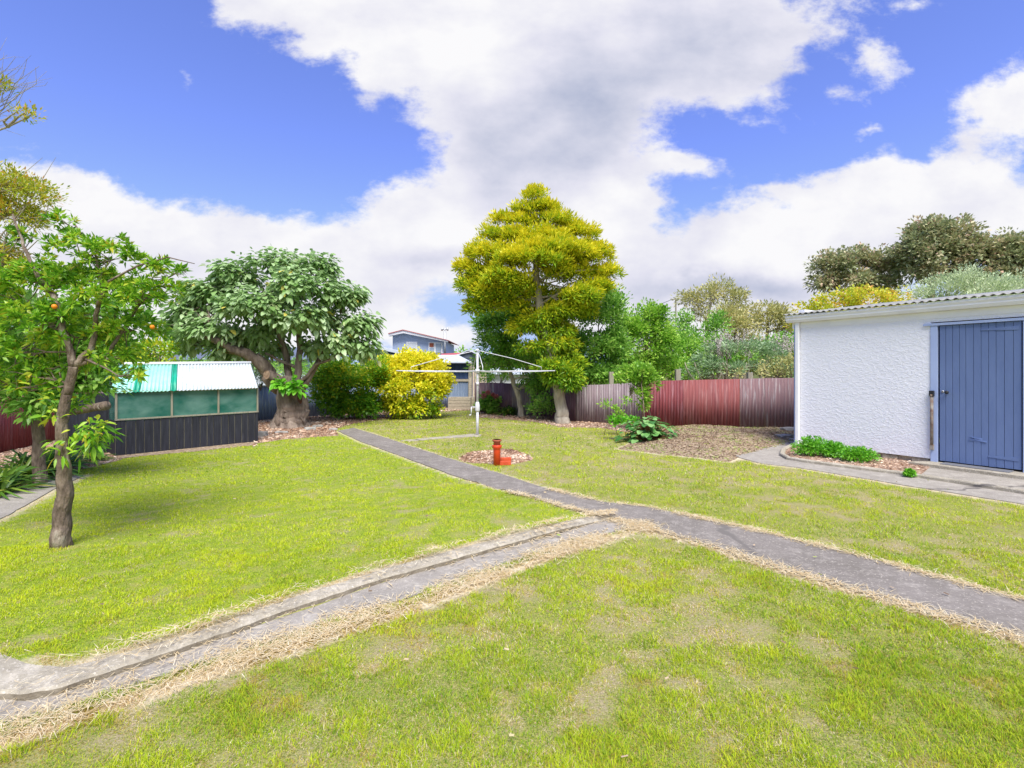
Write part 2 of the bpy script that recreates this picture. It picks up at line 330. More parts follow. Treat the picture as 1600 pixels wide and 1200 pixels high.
BED_TREES = gp([(745, 652), (790, 655), (840, 660), (880, 668), (930, 668), (985, 676), (1010, 682), (1040, 670), (1040, 662), (940, 655), (870, 648), (750, 640)])
BED_LEFT = gp([(-300, 800), (-120, 782), (0, 767), (50, 753), (95, 742), (150, 728), (190, 718), (175, 700), (150, 680), (0, 690), (-300, 700)])
BED_HOUSE = gp([(182, 717), (300, 706), (403, 695), (403, 688), (300, 697), (182, 710)])
BED_SHED = gp([(1222, 713), (1228, 704), (1250, 694), (1464, 722), (1440, 742), (1400, 740), (1330, 732), (1262, 723)])
def inside(x, y, poly):
    r = np.zeros(len(x), bool); n = len(poly)
    for i in range(n):
        x1, y1 = poly[i]; x2, y2 = poly[(i + 1) % n]
        if y1 == y2: continue
        c = ((y1 > y) != (y2 > y)) & (x < (x2 - x1) * (y - y1) / (y2 - y1) + x1); r ^= c
    return r
def dist(x, y, line, closed=False):
    d = np.full(len(x), 1e9); n = len(line)
    for i in range(n if closed else n - 1):
        ax, ay = line[i]; bx, by = line[(i + 1) % n]; vx, vy = bx - ax, by - ay
        t = np.clip(((x - ax) * vx + (y - ay) * vy) / (vx * vx + vy * vy + 1e-9), 0, 1)
        d = np.minimum(d, np.hypot(x - ax - t * vx, y - ay - t * vy))
    return d
kf = gp(kerb_front); kb = gp(kerb_back)
LEFTSIDE = kf + [G(*p) for p in far_edge[::-1][7:]] + [(-14, 14), (-14, 2)]
def height(x, y):
    x = np.asarray(x, float); y = np.asarray(y, float)
    x1 = x.ravel(); y1 = y.ravel()
    mid = [((a[0] + b[0]) / 2, (a[1] + b[1]) / 2) for a, b in zip(kf, kb)]
    ins = inside(x1, y1, mid + [G(*p) for p in near_edge[5::-1]] + [(-14, 14), (-14, 2)])
    d = dist(x1, y1, mid)
    jn = np.clip(np.hypot(x1 - G(965, 808)[0], y1 - G(965, 808)[1]) / 1.2, 0, 1)
    h = np.where(ins, .048 * np.clip(1.6 - d / 1.6, 0, 1) * jn, 0)
    far = np.clip((np.hypot(x1, y1) - 30) / 60, 0, 1)
    h = h - far * .6
    bd = inside(x1, y1, BED_RED)
    if bd.any(): h[bd] += .10 * np.clip(dist(x1[bd], y1[bd], BED_RED, True) / .7, 0, 1) * (.5 + fbm(x1[bd] * 1.5, y1[bd] * 1.5))
    h += .012 * (fbm(x1 * 1.1 + 5, y1 * 1.1) - .5) * (y1 < 40)
    return h.reshape(x.shape)
dry_lines = [gp(near_edge[5:]), gp(far_edge[5:])]
STRAW = gp([(1015, 822), (960, 840), (860, 870), (740, 916), (640, 954), (560, 978), (420, 1028), (300, 1064), (200, 1100), (80, 1140), (0, 1166), (-200, 1240)])
def dryness(x, y):
    """how dry and how bare the lawn is at a point: real wear, told by where feet and edges are"""
    near = dist(x, y, gp(near_edge[6:])); nearf = dist(x, y, gp(near_edge[:7])); far = dist(x, y, gp(far_edge)); kbd = dist(x, y, kb[4:]); stp = dist(x, y, STRAW)
    sp = dist(x, y, SHEDPATH, True); jn = np.hypot(x - G(1000, 822)[0], y - G(1000, 822)[1]); lp = dist(x, y, LEFTPATH, True)
    w = .7 + .9 * fbm(x * 2.3, y * 2.3)
    d = np.maximum.reduce([1 - near / (.09 * w), 1 - nearf / (.06 * w), 1 - far / (.055 * w), 1 - kbd / (.07 * w), 1 - stp / (.08 * w), 1 - sp / (.09 * w), 1 - jn / (.32 * w), 1 - lp / (.10 * w), 1 - dist(x, y, BED_RED, True) / (.08 * w)])
    d = np.clip(d * 1.5, 0, 1)
    left = inside(x, y, LEFTSIDE)
    n1 = fbm(x * .9 + 40, y * .9 + 3); n2 = fbm(x * 3.1 + 9, y * 3.1 + 70)
    n3 = fbm(x * 8 + 90, y * 8 + 7)
    patch = np.clip((n1 * .15 + n2 * .35 + n3 * .5 - np.where(left, .56, .51)) * 8.0, 0, 1)
    return d, patch, left
# ------------------------------------------------------------------ ground
def ground_mesh():
    xs = np.concatenate([-np.geomspace(12.5, 500, 26)[::-1], np.arange(-12.4, 12.41, .1), np.geomspace(12.5, 500, 26)])
    ys = np.concatenate([-np.geomspace(1.2, 300, 22)[::-1], np.arange(-1.1, 19.6, .1), np.geomspace(19.7, 900, 34)])
    X, Y = np.meshgrid(xs, ys); Z = height(X, Y)
    V = np.stack([X.ravel(), Y.ravel(), Z.ravel()], 1); nx = len(xs); ny = len(ys)
    i = np.arange(ny - 1)[:, None] * nx + np.arange(nx - 1)[None]; i = i.ravel()
    T = np.concatenate([np.stack([i, i + 1, i + nx + 1], 1), np.stack([i, i + nx + 1, i + nx], 1)])
    d, p, l = dryness(V[:, 0], V[:, 1])
    d = np.where((np.abs(V[:, 0]) < 12.4) & (V[:, 1] < 19.6) & (V[:, 1] > -1), d, 0)
    p = np.where(V[:, 1] > 20, 0, p)
    o = np_mesh('ground', V, T, None, attrs={'dry': d, 'patch': p, 'lush': l.astype(float), 'far': np.clip((np.maximum(np.abs(V[:, 0]) - 9, V[:, 1] - 18)) / 2, 0, 1)})
    m, nt, out = mat_new('lawn_floor'); N = nt.nodes.new; L = nt.links.new
    b = N('ShaderNodeBsdfDiffuse'); L(b.outputs[0], out.inputs[0])
    tc = N('ShaderNodeTexCoord')
    def nz(s, det=8):
        n = N('ShaderNodeTexNoise'); n.inputs['Scale'].default_value = s; n.inputs['Detail'].default_value = det; n.inputs['Roughness'].default_value = .7; L(tc.outputs['Object'], n.inputs[0]); return n.outputs['Fac']
    def mix(f, a, c):
        x = N('ShaderNodeMix'); x.data_type = 'RGBA'; x.clamp_factor = True
        L(f, x.inputs[0])
        for s, q in ((6, a), (7, c)):
            if isinstance(q, str): x.inputs[s].default_value = lin(q)
            else: L(q, x.inputs[s])
        return x.outputs[2]
    def mr(f, a, z):
        r = N('ShaderNodeMapRange'); L(f, r.inputs[0]); r.inputs[1].default_value = a; r.inputs[2].default_value = z; return r.outputs[0]
    def at(n): a = N('ShaderNodeAttribute'); a.attribute_name = n; return a.outputs['Fac']
    g = mix(mr(nz(120), .38, .62), '5c6a2c', 'aead62')
    g2 = mix(mr(nz(110), .38, .62), '58741f', 'a4b244')
    g = mix(at('lush'), g, g2)
    g = mix(mr(nz(9), .45, .75), g, 'a49c60')
    ad = N('ShaderNodeMath'); ad.operation = 'MULTIPLY'; L(at('patch'), ad.inputs[0]); L(mr(nz(45), .35, .6), ad.inputs[1])
    g = mix(ad.outputs[0], g, mix(mr(nz(160), .35, .65), '7c6a52', 'c8b898'))
    g = mix(at('dry'), g, mix(mr(nz(60), .3, .7), 'c0ae8e', 'e4d8bc'))
    g = mix(at('far'), g, mix(mr(nz(.6), .4, .6), '4e5c34', '6e6e4a'))
    L(g, b.inputs[0])
    bp = N('ShaderNodeBump'); bp.inputs['Strength'].default_value = .7; bp.inputs['Distance'].default_value = .03; L(nz(45), bp.inputs['Height']); L(bp.outputs[0], b.inputs['Normal'])
    o.data.materials.append(m); tag(o, kind='structure')
ground_mesh()

def sheet(name, poly, z, mat, step=.12, rough=0.0, mound=0.0, follow=True):
    """a thin ground covering clipped to its outline, its edges a little ragged"""
    import bmesh
    bm = bmesh.new(); 
    pts = []
    n = len(poly)
    for i in range(n):
        a = poly[i]; b = poly[(i + 1) % n]; k = max(1, int(math.hypot(b[0] - a[0], b[1] - a[1]) / .15))
        if k > 60: k = 60
        for j in range(k):
            t = j / k; x = a[0] + (b[0] - a[0]) * t; y = a[1] + (b[1] - a[1]) * t
            if rough: x += (fbm(np.array([x * 6.]), np.array([y * 6. + 3]))[0] - .5) * rough; y += (fbm(np.array([x * 6. + 50]), np.array([y * 6.]))[0] - .5) * rough
            pts.append((x, y))
    vs = [bm.verts.new((x, y, 0)) for x, y in pts]
    f = bm.faces.new(vs); 
    if f.normal.z < 0: pass
    xs = [p[0] for p in pts]; ys = [p[1] for p in pts]
    for ax, lo, hi in ((0, min(xs), max(xs)), (1, min(ys), max(ys))):
        k = max(1, int((hi - lo) / .25))
        for j in range(1, k):
            c = lo + (hi - lo) * j / k; co = (c, 0, 0) if ax == 0 else (0, c, 0); no = (1, 0, 0) if ax == 0 else (0, 1, 0)
            bmesh.ops.bisect_plane(bm, geom=bm.verts[:] + bm.edges[:] + bm.faces[:], plane_co=co, plane_no=no)
    X = np.array([v.co.x for v in bm.verts]); Y = np.array([v.co.y for v in bm.verts]); H = height(X, Y) if follow else X * 0
    for v, h in zip(bm.verts, H): v.co.z = h + z
    ed = [e for e in bm.edges if e.is_boundary]
    r = bmesh.ops.extrude_edge_only(bm, edges=ed)
    for v in r['geom']:
        if isinstance(v, bmesh.types.BMVert): v.co.z -= .09
    bmesh.ops.triangulate(bm, faces=bm.faces[:])
    bmesh.ops.recalc_face_normals(bm, faces=bm.faces[:])
    me = bpy.data.meshes.new(name); bm.to_mesh(me); bm.free()
    return tag(link(name, me, mat), kind='structure')
def mulch_mat(name, c):
    m, nt, out = mat_new(name); N = nt.nodes.new; L = nt.links.new
    b = N('ShaderNodeBsdfDiffuse'); L(b.outputs[0], out.inputs[0]); tc = N('ShaderNodeTexCoord')
    v = N('ShaderNodeTexVoronoi'); v.inputs['Scale'].default_value = 38; L(tc.outputs['Object'], v.inputs[0])
    sp = N('ShaderNodeSeparateXYZ'); L(v.outputs['Color'], sp.inputs[0])
    rp = N('ShaderNodeValToRGB'); L(sp.outputs[0], rp.inputs[0]); e = rp.color_ramp.elements
    e[0].color = lin(c[0]); e[1].color = lin(c[2]); k = e.new(.5); k.color = lin(c[1]); L(rp.outputs[0], b.inputs[0])
    bp = N('ShaderNodeBump'); bp.inputs['Distance'].default_value = .03; L(sp.outputs[1], bp.inputs['Height']); L(bp.outputs[0], b.inputs['Normal']); return m
M['mulch'] = mulch_mat('bark_mulch', ('7a6252', 'a08470', 'c8b09c'))
M['mulch_grey'] = mulch_mat('dry_soil', ('7c6a58', '9c8870', 'b8a68e'))
sheet('path', PATH, .014, M['asphalt'], rough=.05)
sheet('lower_path', STRIP, .008, M['concrete'], rough=.05, follow=False)
sheet('shed_path', SHEDPATH, .012, M['concrete'], rough=.02)
sheet('side_path', LEFTPATH, .012, M['concrete'], rough=.03)
for nm, pl, mt in (('tree_bed', BED_BACK, 'mulch'), ('fence_bed', BED_RED, 'mulch_grey'), ('pipe_bed', BED_PIPE, 'mulch'), ('back_bed', BED_TREES, 'mulch'), ('left_bed', BED_LEFT, 'mulch'), ('greenhouse_bed', BED_HOUSE, 'mulch_grey')):
    sheet(nm, pl, .008, M[mt], rough=.12)
sheet('shed_bed', BED_SHED, .02, M['mulch'], rough=.01)

# kerb of old concrete along the raised lawn
def kerb():
    import bmesh
    me_v = []; f = []
    A = []; 
    for (a, b) in zip(kf, kb): A.append((Vector((a[0], a[1], 0)), Vector((b[0], b[1], 0))))
    B = []
    for i in range(len(A) - 1):
        k = max(2, int((A[i + 1][0] - A[i][0]).length / .035))
        for j in range(k): t = j / k; B.append((A[i][0].lerp(A[i + 1][0], t), A[i][1].lerp(A[i + 1][1], t)))
    B.append(A[-1]); n = len(B)
    for i, (a, b) in enumerate(B):
        e = (i / n); h = .048 * min(1, (n - 1 - i) / 25 + .15)
        q = (fbm(np.array([a.x * 9]), np.array([a.y * 9]))[0] - .5); r = (fbm(np.array([a.x * 25 + 7]), np.array([a.y * 25]))[0] - .5)
        dirn = (a - b).normalized(); a2 = a + dirn * (q * .045 + r * .03); b2 = b - dirn * (r * .03)
        b2z = h + .004
        me_v += [(a2.x, a2.y, -.03), (a2.x, a2.y, h * .75 + q * .01), (a2.x - dirn.x * .014, a2.y - dirn.y * .014, h + r * .006), ((a2.x + b2.x) / 2, (a2.y + b2.y) / 2, h + .006 + q * .008), (b2.x, b2.y, b2z), (b2.x, b2.y, -.03)]
    for i in range(n - 1):
        for k in range(5): f.append((i * 6 + k, i * 6 + k + 1, i * 6 + 7 + k, i * 6 + 6 + k))
    me = bpy.data.meshes.new('kerb'); me.from_pydata(me_v, [], f); me.polygons.foreach_set('use_smooth', [False] * len(f))
    o = link('kerb', me, M['concrete_light']); tag(o, kind='structure')
    me.materials.append(basic('brown_concrete_face', '746a5a', '958b7a', 14, .95, .8, 50, bdist=.01))   # upright face coloured browner and darker than the top, so the step shows
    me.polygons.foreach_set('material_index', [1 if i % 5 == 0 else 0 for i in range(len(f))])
kerb()

# ------------------------------------------------------------------ grass blades
def grass():
    Vs = []; Ts = []; D = []; Rn = []; base = 0
    #        y0  y1   per m2   width  height  segs
    bands = [(1.1, 2.6, 42000, .0028, .030, 2), (2.6, 4.2, 20000, .0038, .030, 2), (4.2, 6.5, 7500, .0062, .032, 1), (6.5, 9.5, 2600, .011, .036, 1), (9.5, 13.5, 950, .017, .038, 1), (13.5, 19.5, 420, .026, .04, 1)]
    for y0, y1, dn, w0, h0, sg in bands:
        xm = 1.16 * y1 + .5; n = int(dn * 2 * xm * (y1 - y0)); x = rng.uniform(-xm, xm, n); y = rng.uniform(y0, y1, n)
        k = (np.abs(x) < 1.16 * y + .5) & (x > -10.5); x = x[k]; y = y[k]
        bad = np.zeros(len(x), bool)
        jx = x + rng.normal(0, .012, len(x)); jy = y + rng.normal(0, .012, len(x))
        for pl in (PATH, KERB, STRIP, SHEDPATH, LEFTPATH, BED_HOUSE, BED_SHED): bad |= inside(jx, jy, pl)
        jx = x + rng.normal(0, .07, len(x)); jy = y + rng.normal(0, .07, len(x))
        for pl in (BED_BACK, BED_RED, BED_PIPE, BED_TREES, BED_LEFT): bad |= inside(jx, jy, pl)
        x = x[~bad]; y = y[~bad]
        d, p, left = dryness(x, y)
        clump = fbm(x * 8 + 11, y * 8 + 4, 3); big = fbm(x * 1.3 + 80, y * 1.3 + 2)
        keep = rng.random(len(x)) < (1 - .35 * p) * np.where(d > .25, .9, 1) * np.clip(.75 + .8 * (clump - .3), .6, 1)
        x, y, d, p, left, clump, big = [a[keep] for a in (x, y, d, p, left, clump, big)]
        n = len(x); z = height(x, y)
        dead = (rng.random(n) < np.clip(d * 1.3, 0, .97)) | (rng.random(n) < np.where(left, .15, .24) + .4 * p)
        h = h0 * (1 - .35 * p) * (.5 + 1.05 * np.clip((clump - .3) * 1.7, 0, 1)) * rng.uniform(.55, 1.35, n) * np.where(left, .85, 1.05)
        h = np.where(rng.random(n) < .01, h * 1.6, h)
        lean = np.where(dead, rng.uniform(.8, 2.2, n), rng.uniform(.25, 1.25, n))
        a = rng.uniform(0, 2 * math.pi, n); lx = np.cos(a) * lean; ly = np.sin(a) * lean
        nrm = np.sqrt(1 + lean ** 2); up = h / nrm * np.where(dead, .85, 1.0); 
        b = a + math.pi / 2 + rng.normal(0, .5, n); wx = np.cos(b) * w0 * rng.uniform(.6, 1.3, n) / 2; wy = np.sin(b) * w0 * .9 / 2
        B = np.stack([x, y, z - .004], 1); W = np.stack([wx, wy, 0 * wx], 1)
        T = B + np.stack([lx * h / nrm * 1.25, ly * h / nrm * 1.25, up * np.where(lean > .9, .8, 1)], 1)
        # colour number: 0..1 green range (big patches + blade), dead blades past 1
        c = np.clip(.18 + .9 * (big - .35) + .40 * left + .5 * (clump - .5) + np.where(left, 0, .26) + rng.normal(0, .24, n), 0, 1); c = np.where(left, np.clip(c, .15, 1), np.clip(c, 0, .95))
        c = np.where(dead, 0, c); dd = np.where(dead, np.clip(rng.uniform(.62, 1, n) - .25 * (fbm(x * 1.7 + 3, y * 1.7 + 55) > .58), .5, 1), np.clip(rng.normal(.06, .12, n) + .25 * p, 0, .6))
        if sg == 2:
            Mi = B * .5 + T * .5 + np.stack([-lx * h / nrm * .22, -ly * h / nrm * .22, up * .12], 1)
            V = np.stack([B - W, B + W, Mi + W * .8, Mi - W * .8, T], 1).reshape(-1, 3); i = np.arange(n)[:, None] * 5 + base
            Ts.append(np.concatenate([i + [0, 1, 2], i + [0, 2, 3], i + [3, 2, 4]])); rep = 5
        else:
            V = np.stack([B - W, B + W, T], 1).reshape(-1, 3); i = np.arange(n)[:, None] * 3 + base; Ts.append(i + [0, 1, 2]); rep = 3
        Vs.append(V); base += len(V); D.append(np.repeat(dd, rep)); Rn.append(np.repeat(c, rep))
    # straw lying over the path edges
    lines = [(gp(near_edge[6:]), .045, 3000), (gp(STRAW_PX), .075, 10000), (kf, .04, 1300), (gp(near_edge[4:7]), .05, 1800), (gp(far_edge[4:]), .035, 3800), (kb[4:], .035, 2200)]
    for ln, sd_, cnt in lines:
        seg = np.array(ln); L_ = np.hypot(*np.diff(seg, axis=0).T); cum = np.concatenate([[0], np.cumsum(L_)]); s = rng.uniform(0, cum[-1], cnt)
        k = np.searchsorted(cum, s) - 1; k = np.clip(k, 0, len(L_) - 1); t = (s - cum[k]) / L_[k]; c = seg[k] + (seg[k + 1] - seg[k]) * t[:, None]
        dens = fbm(c[:, 0] * 3, c[:, 1] * 3 + 9); c = c[rng.random(cnt) < np.clip((dens - .3) * 3, .1, 1)]; n = len(c)
        x = c[:, 0] + rng.normal(0, sd_, n); y = c[:, 1] + rng.normal(0, sd_, n); z = height(x, y) + .018 + rng.uniform(0, .008, n)
        z = np.where(inside(x, y, KERB), z + .05, z)
        a = rng.uniform(0, 6.28, n); ln_ = rng.uniform(.03, .11, n); w = .0022 * np.clip(y / 2.6, .8, 3)
        B = np.stack([x, y, z], 1); Dv = np.stack([np.cos(a) * ln_, np.sin(a) * ln_, rng.normal(0, .008, n)], 1); W = np.stack([-np.sin(a) * w, np.cos(a) * w, 0 * a], 1)
        V = np.stack([B - W, B + W, B + Dv], 1).reshape(-1, 3); i = np.arange(n)[:, None] * 3 + base; Ts.append(i + [0, 1, 2]); Vs.append(V); base += len(V)
        D.append(np.repeat(rng.uniform(.75, 1, n), 3)); Rn.append(np.zeros(3 * n))
    V = np.concatenate(Vs); T = np.concatenate(Ts)
    m, nt, out = mat_new('grass_blade'); N = nt.nodes.new; L = nt.links.new
    a1 = N('ShaderNodeAttribute'); a1.attribute_name = 'rnd'; a2 = N('ShaderNodeAttribute'); a2.attribute_name = 'dry'
    rp = N('ShaderNodeValToRGB'); L(a1.outputs['Fac'], rp.inputs[0]); e = rp.color_ramp.elements
    e[0].position = 0; e[0].color = lin('5c8828'); e[1].position = 1; e[1].color = lin('ccd834')
    for p_, c_ in ((.3, '88ac34'), (.6, 'aec434')): k = e.new(p_); k.color = lin(c_)
    r2 = N('ShaderNodeValToRGB'); L(a2.outputs['Fac'], r2.inputs[0]); e = r2.color_ramp.elements
    e[0].position = .5; e[0].color = lin('c09a3c'); e[1].position = 1; e[1].color = lin('f2e8cc'); k = e.new(.85); k.color = lin('dcc8a0')
    mx = N('ShaderNodeMix'); mx.data_type = 'RGBA'; mx.clamp_factor = True
    mr_ = N('ShaderNodeMapRange'); L(a2.outputs['Fac'], mr_.inputs[0]); mr_.inputs[1].default_value = .1; mr_.inputs[2].default_value = .68
    L(mr_.outputs[0], mx.inputs[0]); L(rp.outputs[0], mx.inputs[6]); L(r2.outputs[0], mx.inputs[7])
    d = N('ShaderNodeBsdfDiffuse'); t = N('ShaderNodeBsdfTranslucent'); L(mx.outputs[2], d.inputs[0]); L(mx.outputs[2], t.inputs[0])
    s = N('ShaderNodeMixShader'); s.inputs[0].default_value = .35; L(d.outputs[0], s.inputs[1]); L(t.outputs[0], s.inputs[2]); L(s.outputs[0], out.inputs[0])
    o = np_mesh('grass', V, T, m, attrs={'dry': np.concatenate(D), 'rnd': np.concatenate(Rn)}, smooth=False)
    tag(o, 'short mown green lawn grass with dry straw along the path edges', 'grass', kind='stuff')
STRAW_PX = [(1012, 820), (960, 836), (860, 864), (740, 908), (640, 944), (560, 966), (420, 1015), (300, 1052), (200, 1085), (80, 1124), (0, 1148), (-200, 1210)]
grass()

def chips(name, poly, n, size, cols, label, zoff=.008, green=0):
    p = np.array(poly); lo = p.min(0); hi = p.max(0); x = rng.uniform(lo[0], hi[0], n * 3); y = rng.uniform(lo[1], hi[1], n * 3); k = inside(x, y, poly); x = x[k][:n]; y = y[k][:n]; n = len(x)
    C = np.stack([x, y, height(x, y) + zoff + rng.uniform(0, size * .3, n)], 1); a = unit(rng.normal(size=(n, 3)) * [1, 1, .2]); b = unit(np.cross(a, rdir(n))); l = (size * rng.uniform(.4, 1.5, n))[:, None]; w = l * rng.uniform(.2, .5, n)[:, None]
    V = np.stack([C - a * l / 2 - b * w / 2, C + a * l / 2 - b * w * .4, C + a * l * .45 + b * w / 2, C - a * l / 2 + b * w * .5], 1).reshape(-1, 3); i = np.arange(n)[:, None] * 4
    T = np.concatenate([i + [0, 1, 2], i + [0, 2, 3]]); o = np_mesh(name, V, T, cols, attrs={'rnd': np.repeat(np.clip(rng.random(n) * .75 + (fbm(x * 2.2, y * 2.2) - .4) * 1.3 + .1, 0, 1), 4)}, smooth=False)
    tag(o, label, 'mulch', kind='stuff')
M['chips'] = leafmat('bark_chips', [(0, '6a5040'), (.35, '9c7a64'), (.7, 'c8a88e'), (1, 'e4d2bc')], 0, 0)
M['chips_grey'] = leafmat('dry_litter', [(0, '6e5c4c'), (.4, '947e68'), (.8, 'bca88e'), (1, '8c9c50')], 0, 0)
chips('bark_mulch', BED_BACK, 16000, .05, M['chips'], 'brown bark mulch and dead leaves around the thick old tree')
chips('bark_mulch', BED_PIPE, 3200, .032, M['chips'], 'patch of bark mulch around the red clay pipe')
chips('leaf_litter', BED_RED, 20000, .032, M['chips_grey'], 'dry soil and leaf litter in front of the red fence')
chips('bark_mulch', BED_LEFT, 14000, .032, M['chips'], 'brown mulch between the left fence and the side path')
chips('leaf_litter', BED_TREES, 5000, .045, M['chips'], 'leaf litter under the tall golden tree along the back fence')
chips('bark_mulch', BED_SHED, 1500, .03, M['chips'], 'brown mulch in the narrow bed at the foot of the shed', zoff=.03)

# ------------------------------------------------------------------ foliage
LAWN = [(-8.5, 1.6), (8, 1.6), (8, 8), (3, 12), (-5, 14), (-8, 8)]
chips('fallen_leaves', LAWN, 350, .022, M['chips_grey'], 'scattered fallen leaves and bits on the lawn and paths', zoff=.03)
def leaves(C, A, Nn, L_, W_, rnd, droop=.2, fold=.25, st=((.45, 1.0),)):
    """C base, A direction, Nn rough normal; stations along the leaf give its outline"""
    n = len(C); A = unit(A); S = unit(np.cross(A, Nn)); U = np.cross(S, A); L_ = L_[:, None]; W_ = W_[:, None] / 2
    g = np.zeros((n, 3)); g[:, 2] = -1; parts = [C]
    for t, w in st:
        mid = C + A * L_ * t + g * L_ * droop * t * t
        parts += [mid - S * W_ * w + U * W_ * w * fold, mid, mid + S * W_ * w + U * W_ * w * fold]
    parts.append(C + A * L_ + g * L_ * droop)
    k = len(parts); V = np.stack(parts, 1).reshape(-1, 3); i = np.arange(n)[:, None] * k; T = [i + [0, 1, 2], i + [0, 2, 3]]
    for s in range(len(st) - 1):
        b = 1 + 3 * s; T += [i + [b, b + 3, b + 4], i + [b, b + 4, b + 1], i + [b + 1, b + 4, b + 5], i + [b + 1, b + 5, b + 2]]
    b = 1 + 3 * (len(st) - 1); T += [i + [b, k - 1, b + 1], i + [b + 1, k - 1, b + 2]]
    return V, np.concatenate(T), np.repeat(rnd, k)
BROAD = ((.15, .75), (.45, 1.0), (.78, .62))
def subclusters(blobs, dens):
    """blobs: (centre, (rx,ry,rz)); returns points through their shells, thinned at the underside"""
    out = []
    for c, r in blobs:
        n = max(3, int(dens * (r[0] * r[2] + r[0] * r[1] + r[1] * r[2])))
        d = rdir(n); d[:, 2] = np.where(d[:, 2] < -.3, -d[:, 2] * .5, d[:, 2]); rad = rng.uniform(.45, 1.03, n) ** .7
        out.append(np.array(c) + d * rad[:, None] * np.array(r))
    return np.concatenate(out)
def foliage(subs, per, rc, L_, W_, centre, flat=1.0, droop=.2, up=.4, hang=0, st=((.45, 1.0),), tipgold=0, spread=.22, base=None, rosette=0, fold=.25):
    n = len(subs) * per; ci = np.repeat(np.arange(len(subs)), per)
    size = rng.uniform(.6, 1.35, len(subs))[ci][:, None]
    d = rdir(n); rr = rng.uniform(0, 1, n)[:, None] ** (.45)
    o = d * rr * rc * size * np.array([1, 1, flat]); C = subs[ci] + o
    outw = unit(subs - centre)[ci]
    A = d * 1.0 + outw * .6 + rng.normal(size=(n, 3)) * .45; A[:, 2] += up - hang
    if rosette: A = d * [1, 1, .5] * 1.2 + outw * .4; A[:, 2] += up - hang
    if rosette == 2: C = subs[ci] + o * .3; A = d * 1.0 + outw * .35; A[:, 2] += up
    Nn = np.zeros((n, 3)); Nn[:, 2] = 1; Nn += rng.normal(size=(n, 3)) * (.9 if rosette == 2 else .4) + outw * .4
    tone = rng.uniform(0, 1, len(subs))[ci]
    r = .5 + (tone - .5) * .5 + rng.normal(0, spread, n)
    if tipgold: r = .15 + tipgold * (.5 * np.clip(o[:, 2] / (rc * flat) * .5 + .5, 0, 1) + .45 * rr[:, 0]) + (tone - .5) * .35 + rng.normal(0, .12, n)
    if base is not None: r = r + base(C)
    return leaves(C, A, Nn, L_ * rng.uniform(.6, 1.25, n), W_ * rng.uniform(.7, 1.2, n), np.clip(r, 0, 1), droop, fold, st)
def wob(a, b, n, amp):
    a = Vector(a); b = Vector(b); l = (b - a).length; pts = []
    o1 = Vector(rng.normal(size=3) * amp * l)
    for i in range(n + 1):
        t = i / n; p = a.lerp(b, t) + o1 * math.sin(math.pi * t) + Vector(rng.normal(size=3) * amp * .3 * l) * (0 < i < n)
        pts.append(p)
    return pts
def limbs(mb, trunk, rads, blobs, subs, r0=.5, twigs=5, seg=7, twigr=.012, low=0):
    tp = [Vector(p) for p in trunk]
    for c, r in blobs:
        c = Vector(c); best = min(range(low, len(tp)), key=lambda i: (tp[i] - c).length + (2.0 * max(0, tp[i].z - c.z)))
        a = tp[best]; ra = rads[best] * r0
        if (c - a).length < .05: continue
        pts = wob(a, c, 4, .10); mb.tube(pts, [ra, ra * .8, ra * .65, ra * .5, ra * .32], seg)
        if subs is not None and twigs:
            d = np.linalg.norm(subs - np.array(c), axis=1); idx = np.where(d < max(r) * 1.05)[0]
            if len(idx):
                for j in rng.choice(idx, min(twigs, len(idx)), replace=False):
                    s = pts[rng.integers(1, 5)]; q = wob(s, subs[j], 3, .08); mb.tube(q, [ra * .3 + twigr, ra * .2 + twigr * .7, ra * .12 + twigr * .5, twigr * .35], 5, False)
def rblob(lst, Y, dz=None):
    """crown masses given by place and size in the view at a real distance"""
    out = []
    for b in lst:
        px, py, rx, ry = b[:4]; yy = Y + (b[4] if len(b) > 4 else 0); s = yy / F
        out.append((tuple(P3(px, py, yy)), (rx * s, (rx + ry) / 2 * s * (dz or 1), ry * s)))
    return out
